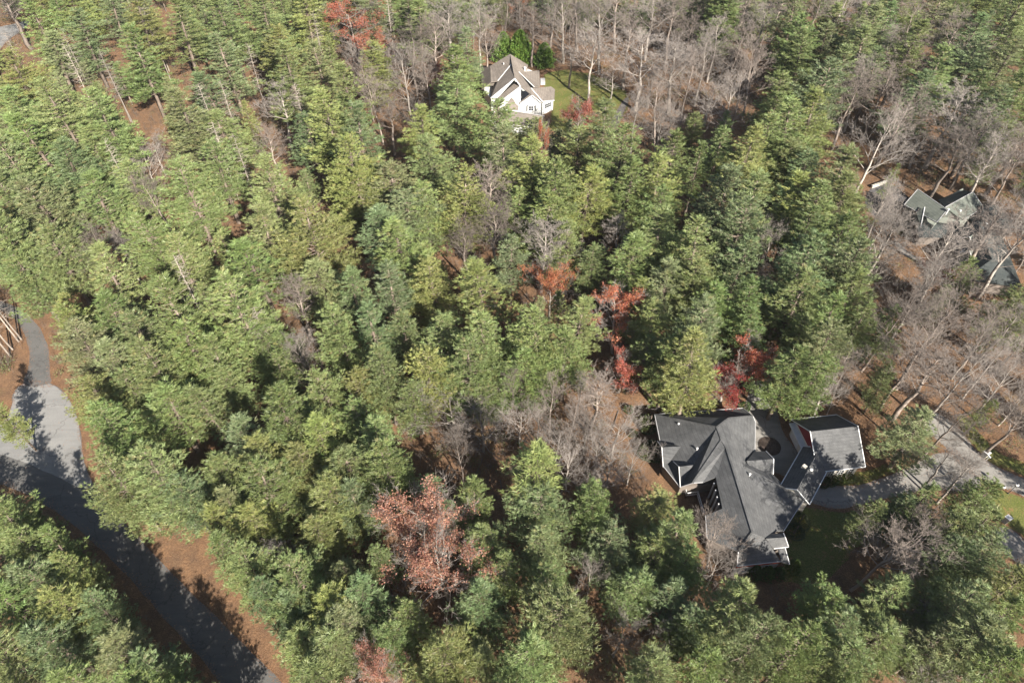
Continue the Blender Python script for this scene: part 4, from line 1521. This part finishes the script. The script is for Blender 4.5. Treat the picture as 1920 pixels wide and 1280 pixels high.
# woods beyond the frame: they shade the road and close the view from the side
pts = [(-41, 14), (-35, 8), (-29, 2), (-23, -4), (-60, 18), (-52, 10), (-44, 3), (-72, 20), (-62, 6), (-36, -5)]
for _ in range(3000):
    x, y = rr.uniform(-300, 300), rr.uniform(-25, 380)
    half = 72 + (y - 30) * 0.56
    inside = abs(x) < half + 9 and 20 < y < 318
    if inside or (y < 26 and x < -12) or (38 < x < 100 and y < 24 and rr.random() < 0.75):
        continue
    if abs(x) > half + 45 and y > 20:
        continue
    if min((x - a) ** 2 + (y - b) ** 2 for a, b in pts) < 60:
        continue
    if any(in_poly(x, y, p) for p in GROUND_POLYS) or min((x - a) ** 2 + (y - b) ** 2 for a, b in [(q["x"], q["y"]) for q in TREES]) < 36:
        continue
    pts.append((x, y))


def woods(points):
    me = bpy.data.meshes.new("woods")
    me.from_pydata([(x, y, 0) for x, y in points], [], [])
    me.materials.append(M["needle"])
    o = link("woods", me)
    o.color = (0.20, 0.26, 0.09, 1)
    o["kind"] = "stuff"
    o["label"] = "pine woods going on all round the edges of the place"
    o["category"] = "woods"
    ng = bpy.data.node_groups.new("woods", 'GeometryNodeTree')
    ng.interface.new_socket("Geometry", in_out='INPUT', socket_type='NodeSocketGeometry')
    ng.interface.new_socket("Geometry", in_out='OUTPUT', socket_type='NodeSocketGeometry')
    gi = ng.nodes.new("NodeGroupInput")
    go = ng.nodes.new("NodeGroupOutput")
    jn = ng.nodes.new("GeometryNodeJoinGeometry")
    src = [t["o"] for t in TREES if t["kind"] == "pine"][:1][0]
    rv = ng.nodes.new("FunctionNodeRandomValue")
    rv.data_type = 'FLOAT_VECTOR'
    rv.inputs[0].default_value = (0, 0, 0)
    rv.inputs[1].default_value = (0, 0, 6.28)
    rs = ng.nodes.new("FunctionNodeRandomValue")
    rs.data_type = 'FLOAT'
    rs.inputs[2].default_value = 0.8
    rs.inputs[3].default_value = 1.1
    for ch in src.children:
        oi = ng.nodes.new("GeometryNodeObjectInfo")
        oi.inputs[0].default_value = ch
        oi.inputs["As Instance"].default_value = True
        ip = ng.nodes.new("GeometryNodeInstanceOnPoints")
        ng.links.new(gi.outputs[0], ip.inputs["Points"])
        ng.links.new(oi.outputs["Geometry"], ip.inputs["Instance"])
        ng.links.new(rv.outputs[0], ip.inputs["Rotation"])
        ng.links.new(rs.outputs[1], ip.inputs["Scale"])
        ng.links.new(ip.outputs[0], jn.inputs[0])
    ng.links.new(jn.outputs[0], go.inputs[0])
    md = o.modifiers.new("woods", 'NODES')
    md.node_group = ng
    return o


woods(pts)


# ------------------------------------------------------------------ brushwood, saplings and low green under the trees (nobody could count it)
def undergrowth():
    rng = np.random.default_rng(5)
    segs, LC, LD = [], [], []
    tr = np.array([(t["x"], t["y"]) for t in TREES])
    fronts = [(G(a, d), G(c, d)) for a, b, c, d in []]
    n = 0
    for _ in range(24000):
        y = 24 + (rng.random() ** 0.8) * 280
        half = 74 + (y - 30) * 0.56
        x = rng.uniform(-half, half)
        if any(in_poly(x + a, y + b, p) for p in GROUND_POLYS for a, b in ((0, 0), (0.8, 0), (-0.8, 0), (0, -0.8))):
            continue
        if (24 < x < 67 and 44 < y < 82) or (-14 < x < 18 and 183 < y < 226) or (97 < x < 128 and 112 < y < 152):
            continue
        u, v, f = PROJ(x, y, 0)
        if u < 560 and v > 700 and x > -110 and (u - 90) * 0.95 + 830 > v - 60 and u < (v - 830) * 1.05 + 230:
            continue
        dens = 0.35 + 0.65 * (math.sin(x * 0.11 + 1.3) * math.sin(y * 0.09 + 0.4) > -0.2)
        if rng.random() > dens:
            continue
        H = rng.uniform(0.8, 4.8) * (0.6 if rng.random() < 0.5 else 1)
        top = np.array([x + rng.normal() * 0.25 * H, y + rng.normal() * 0.25 * H, H])
        base = np.array([x, y, 0.0])
        segs.append((*base, *top, 0.02 + 0.006 * H, 0.01))
        for b in range(int(4 + H * 2)):
            t = rng.uniform(0.25, 1)
            p = base + (top - base) * t
            d = rng.normal(size=3)
            d[2] = abs(d[2]) * 0.7 + 0.3
            d /= np.linalg.norm(d)
            q = p + d * rng.uniform(0.3, 0.9) * (0.4 + 0.2 * H)
            segs.append((*p, *q, 0.013, 0.007))
            for _k in range(2):
                e = q + (d + rng.normal(size=3) * 0.6) * 0.4
                segs.append((*(p * .4 + q * .6), *e, 0.009, 0.006))
        if rng.random() < 0.10:
            m = 60
            c = rng.normal(size=(m, 3)) * np.array([0.7, 0.7, 0.45]) + np.array([x, y, 0.9])
            c[:, 2] = np.abs(c[:, 2]) + 0.1
            LC.append(c)
        n += 1
    for _ in range(420):
        y = 26 + rng.random() * 260
        x = rng.uniform(-1, 1) * (70 + (y - 30) * 0.5)
        if any(in_poly(x, y, p) for p in GROUND_POLYS) or (24 < x < 67 and 44 < y < 82) or (-14 < x < 18 and 183 < y < 226) or x < -30:
            continue
        a = rng.uniform(0, 6.28)
        L = rng.uniform(2, 7)
        segs.append((x, y, 0.12, x + L * math.cos(a), y + L * math.sin(a), 0.18, rng.uniform(0.08, 0.18), 0.05))
    o = link("brushwood", mesh_np("brushwood", *tubes(np.array(segs)), M["bark_brown"]))
    tag(o, "tangle of bare saplings and brush on the forest floor", "brushwood", kind="stuff")
    C = np.concatenate(LC)
    D = rng.normal(size=C.shape)
    D[:, 2] = np.abs(D[:, 2])
    D /= np.linalg.norm(D, axis=1, keepdims=True)
    V, F = blades(C, D, rng.uniform(0.2, 0.4, len(C)), rng.uniform(0.12, 0.22, len(C)), rng)
    tint = np.zeros((len(C), 3))
    tint[:, 0] = rng.random(len(C))
    tint[:, 1] = rng.random(len(C))
    o = link("undergrowth", mesh_np("undergrowth", V, F, M["needle"], np.repeat(tint, 3, 0)))
    o.color = (0.12, 0.14, 0.05, 1)
    tag(o, "low green understory bushes scattered on the forest floor", "undergrowth", kind="stuff")


undergrowth()


# ------------------------------------------------------------------ garden plants and small things
cone_m = [cone_shape(500 + i, 1.0, 3.0) for i in range(2)]
ball_m = [cone_shape(510 + i, 1.0, 1.5, 1500, 0.16, ball=True) for i in range(2)]
tall_m = [cone_shape(520 + i, 3.1, 9.5, 16000, 0.55, rough=0.26) for i in range(2)]
stem_m = mesh_np("trunk", *tubes(np.array([(0, 0, 0, 0, 0, 2.2, 0.12, 0.06)])), M["bark_pine"])


def garden(name, meshes, items, col, group=None, cat="shrub"):
    for i, (u, v, s, sz, lab) in enumerate(items):
        p = G(u, v)
        e = empty(name, p, rr.uniform(0, 6.28), (s, s, sz))
        c = link("crown", meshes[i % len(meshes)], e)
        c.color = (*[x * rr.uniform(0.85, 1.15) for x in col], 1)
        link("trunk", stem_m, e)
        tag(e, lab, cat, group)


garden("cypress_tree", tall_m, [
    (944, 112, 0.95, 0.95, "bright green cypress, left one of the pair behind the white house"),
    (975, 117, 1.1, 1.1, "bright green cypress, taller one of the pair behind the white house"),
    (1020, 124, 0.85, 0.8, "dark green cypress at the white house's upper right corner")],
    (0.12, 0.205, 0.045), "cypresses behind the white house", "tree")
garden("conical_shrub", cone_m, [
    (1412, 1080, 1.1, 1.15, "conical green shrub, first from the left along the grey house's south wall"),
    (1434, 1082, 1.1, 1.2, "conical green shrub, second from the left along the grey house's south wall"),
    (1456, 1080, 1.0, 1.0, "conical green shrub, third from the left along the grey house's south wall"),
    (1484, 1068, 1.1, 1.1, "conical green shrub by the grey house's south-east corner")],
    (0.07, 0.12, 0.03), "shrubs along the south wall")
garden("round_shrub", ball_m, [
    (1217, 800, 1.9, 1.7, "big dark round shrub, upper of two left of the grey house"),
    (1220, 852, 2.1, 1.7, "big dark round shrub, lower of two left of the grey house"),
    (1541, 906, 1.1, 1.1, "clipped shrub, first from the left below the garage wall"),
    (1556, 904, 1.1, 1.2, "clipped shrub, second from the left below the garage wall"),
    (1571, 901, 1.1, 1.1, "clipped shrub, third from the left below the garage wall"),
    (1586, 898, 1.1, 1.2, "clipped shrub, last on the right below the garage wall"),
    (1497, 982, 1.5, 1.5, "bushy shrub, upper one at the lawn edge by the angled roof"),
    (1488, 1000, 1.4, 1.3, "bushy shrub, lower one at the lawn edge by the angled roof"),
    (1186, 815, 0.8, 0.8, "small low shrub in the leafy yard left of the grey house"),
    (1178, 770, 0.9, 0.8, "small low shrub beneath the crimson maple"),
    (1255, 748, 0.9, 0.7, "dark low shrub behind the grey house's left end"),
    (1395, 765, 1.1, 0.9, "dark low shrub beside the motor court's entrance"),
    (1450, 752, 0.9, 0.8, "dark low shrub right of the driveway behind the grey house")],
    (0.065, 0.09, 0.03), "shrubs round the grey house")

# planting circle in the motor court
p = G(1443, 836)
s = Shape()
s.lathe((0, 0, 0), [(2.1, 0), (2.1, 0.1), (1.95, 0.1)], 28)
o = s.build("kerb_ring", M["mulch"])
e = empty("planting_bed", p)
o.parent = e
s = Shape()
s.lathe((0, 0, 0.02), [(1.94, 0), (1.8, 0.12), (0.8, 0.2), (0.1, 0.24)], 24)
s.build("mulch", M["mulch"], e)
tag(e, "round mulched planting bed in the dark motor court", "planting bed")

# lamp posts and gate pillars by the drive
def lamp_post(u, v, h, lab):
    p = G(u, v)
    e = empty("lamp_post", p)
    s = Shape()
    s.lathe((0, 0, 0), [(0.12, 0), (0.12, 0.25), (0.055, 0.35), (0.045, h - 0.2), (0.12, h - 0.12), (0.12, h - 0.08)], 10)
    s.build("post", M["metal"], e)
    s = Shape()
    s.lathe((0, 0, h - 0.08), [(0.12, 0), (0.28, 0.14), (0.32, 0.3), (0.25, 0.48), (0.08, 0.58)], 14)
    s.build("lamp_globe", M["globe"], e)
    s = Shape()
    s.lathe((0, 0, h + 0.46), [(0.2, 0), (0.12, 0.12), (0.03, 0.22)], 10)
    s.build("cap", M["metal"], e)
    tag(e, lab, "lamp post", "white-globed lamp posts by the road")


lamp_post(1889.5, 925, 2.9, "white-globed lamp post leaning over the grey road at the right edge")
lamp_post(1868, 926, 2.3, "white-globed lamp post half hidden by the yellow-green pine")


def pillar(u, v, lab):
    p = G(u, v)
    e = empty("stone_pillar", p, 0.5)
    s = Shape()
    s.box((0, 0, 0.75), (0.8, 0.8, 1.5))
    s.build("shaft", M["stone"], e)
    s = Shape()
    s.box((0, 0, 1.56), (1.0, 1.0, 0.12))
    s.build("cap_stone", M["trim"], e)
    tag(e, lab, "pillar")


pillar(1844, 856, "stone pillar on the far verge of the right-hand road")
pillar(1883, 978, "stone pillar where the pale drive comes out of the trees")
p = G(1849, 862)
e = empty("mailbox", p, 0.4)
s = Shape()
s.box((0, 0, 0.5), (0.12, 0.12, 1.0))
s.build("post", M["trim"], e)
s = Shape()
s.box((0, 0, 1.12), (0.28, 0.55, 0.2))
s.box((0, 0, 1.24), (0.2, 0.54, 0.08))
s.build("box", M["trim"], e)
tag(e, "small white mailbox beside the far verge pillar", "mailbox")

# low walls near the green-roofed house
def low_wall(name, a, b, w, h, lab):
    a, b = G(*a), G(*b)
    m = (a + b) / 2
    s = Shape()
    s.beam((a.x - m.x, a.y - m.y, h / 2), (b.x - m.x, b.y - m.y, h / 2), w, h)
    o = s.build(name, M["stone"])
    o.location = m
    tag(o, lab, "wall")


low_wall("low_wall", (1633, 353), (1662, 343), 0.5, 0.9, "low pale wall above the dark drive by the green-roofed house")
low_wall("low_wall", (1702, 417), (1713, 440), 0.6, 0.7, "short pale wall in front of the green-roofed house")


# ------------------------------------------------------------------ labels that single each tree out
LANDMARKS = [
    ("turning circle", 80, 770), ("narrow lane", 75, 640), ("lower-left road bend", 300, 1120), ("brown-orange oak pair", 805, 1030),
    ("crimson maple", 1165, 705), ("orange maple amid pines", 1033, 545), ("top orange-red maple", 665, 62), ("white house", 965, 165),
    ("angled grey house", 1350, 900), ("grey garage", 1560, 840), ("green-roofed house", 1790, 400), ("scarlet maple", 1395, 690),
    ("right-edge lamp post", 1890, 925), ("grey house lawn", 1540, 1020), ("top-left road corner", 20, 70), ("dark court's driveway", 1430, 760),
    ("big bare tree group", 870, 790), ("leaning dead pines", 245, 230), ("white house lawn", 1110, 195), ("top-edge house", 950, 15),
    ("russet oak at bottom edge", 712, 1258), ("pale drive at right edge", 1900, 1025)]
KIND_WORD = dict(pine=("pine", "tree"), young=("young pine", "tree"), bare=("bare tree", "tree"), snag=("dead bare pine", "tree"))
KIND_GROUP = dict(pine="tall white pines of the woods", young="young pines filling the gaps", bare="leafless hardwoods in the woods", snag="dead pines")
SIDES = ["right of", "up-right of", "above", "up-left of", "left of", "down-left of", "below", "down-right of"]
ORD = ["nearest it", "second nearest", "third nearest", "fourth nearest", "fifth nearest", "sixth nearest", "seventh nearest", "eighth nearest", "ninth nearest",
       "tenth nearest"] + ["%dth nearest" % k for k in range(11, 60)]
groups = {}
for t in TREES:
    if t["kind"] == "autumn":
        continue
    u, v, _ = PROJ(t["x"], t["y"], t["h"] * 0.7)
    k = min(LANDMARKS, key=lambda q: (q[1] - u) ** 2 + (q[2] - v) ** 2)
    a = math.atan2(-(v - k[2]), u - k[1])
    side = SIDES[int(round(a / (math.pi / 4))) % 8]
    w, cat = KIND_WORD[t["kind"]]
    if t["kind"] in ("pine", "young"):
        c = [x for x in t["o"].children if x.name.startswith("crown")][0].color
        look = "yellow-green" if c[0] / c[1] > 0.88 else "bluish green" if c[0] / c[1] < 0.78 else "green"
        look = ("broad " if t["r"] > 5 else "slim " if t["r"] < 3.4 else "") + look
    elif t["kind"] == "bare":
        look = "wide grey" if t["r"] > 4 else "thin grey" if t["r"] < 2.9 else "grey"
    else:
        look = "pale"
    groups.setdefault((look, w, side, k[0], t["kind"]), []).append((math.hypot(u - k[1], v - k[2]), t))
for (look, w, side, lm, kind), lst in groups.items():
    lst.sort(key=lambda q: q[0])
    for i, (_, t) in enumerate(lst):
        lab = "%s %s %s the %s" % (look, w, side, lm)
        if len(lst) > 1:
            lab += ", " + ORD[i]
        tag(t["o"], lab, "tree", KIND_GROUP[kind])


# ------------------------------------------------------------------ fallen leaves and straw along road edges, on drives and lawns
def leaf_litter():
    rng = np.random.default_rng(9)
    P = []
    for poly in GROUND_POLYS:
        k = len(poly)
        for i in range(k):
            a, b = np.array(poly[i]), np.array(poly[(i + 1) % k])
            L = float(np.linalg.norm(b - a))
            if L > 60:
                continue
            n = int(L * 34)
            t = rng.random(n)[:, None]
            nr = np.array([-(b - a)[1], (b - a)[0]]) / (L + 1e-6)
            clump = 0.5 + 0.5 * np.sin(t * L * 1.7 + i) * np.sin(t * L * 0.6 + 2 * i)
            off = rng.normal(size=(n, 1)) * (0.15 + 0.55 * clump)
            P.append(a + (b - a) * t + nr * off)
        q = np.array(poly)
        lo, hi = q.min(0), q.max(0)
        n = int(min(9000, (hi - lo).prod() * 1.6))
        c = lo + (hi - lo) * rng.random((n, 2))
        P.append(c[(np.sin(c[:, 0] * 0.8) * np.sin(c[:, 1] * 0.7 + 1) + rng.normal(size=n) * 0.4) > 0.15])
    C2 = np.concatenate(P)
    C = np.concatenate([C2, np.full((len(C2), 1), 0.03)], 1)
    D = rng.normal(size=C.shape)
    D[:, 2] = np.abs(D[:, 2]) * 0.15
    D /= np.linalg.norm(D, axis=1, keepdims=True)
    V, F = blades(C, D, rng.uniform(0.08, 0.2, len(C)), rng.uniform(0.08, 0.16, len(C)), rng, 0.0)
    V[:, 2] = np.abs(V[:, 2] - 0.02) * 0.5 + 0.025
    tint = np.zeros((len(C), 3))
    tint[:, 0] = rng.random(len(C))
    tint[:, 1] = rng.random(len(C))
    o = link("leaf_litter", mesh_np("leaf_litter", V, F, M["leaf"], np.repeat(tint, 3, 0)))
    o.color = (0.30, 0.165, 0.09, 1)
    tag(o, "fallen brown leaves scattered along the road edges and over the lawns", "leaf litter", kind="stuff")


leaf_litter()


# ------------------------------------------------------------------ thin bright air: far crowns lose a little contrast
s = Shape()
s.box((0, 300, 54.6), (1200, 1000, 115))

m = bpy.data.materials.new("haze")
m.use_nodes = True
nt = m.node_tree
nt.nodes.remove(nt.nodes["Principled BSDF"])
pv = nt.nodes.new("ShaderNodeVolumePrincipled")
pv.inputs["Color"].default_value = (0.92, 0.95, 1.0, 1)
pv.inputs["Density"].default_value = 0.00005
nt.links.new(pv.outputs[0], nt.nodes["Material Output"].inputs["Volume"])
o = s.build("haze", m)
o["kind"] = "stuff"
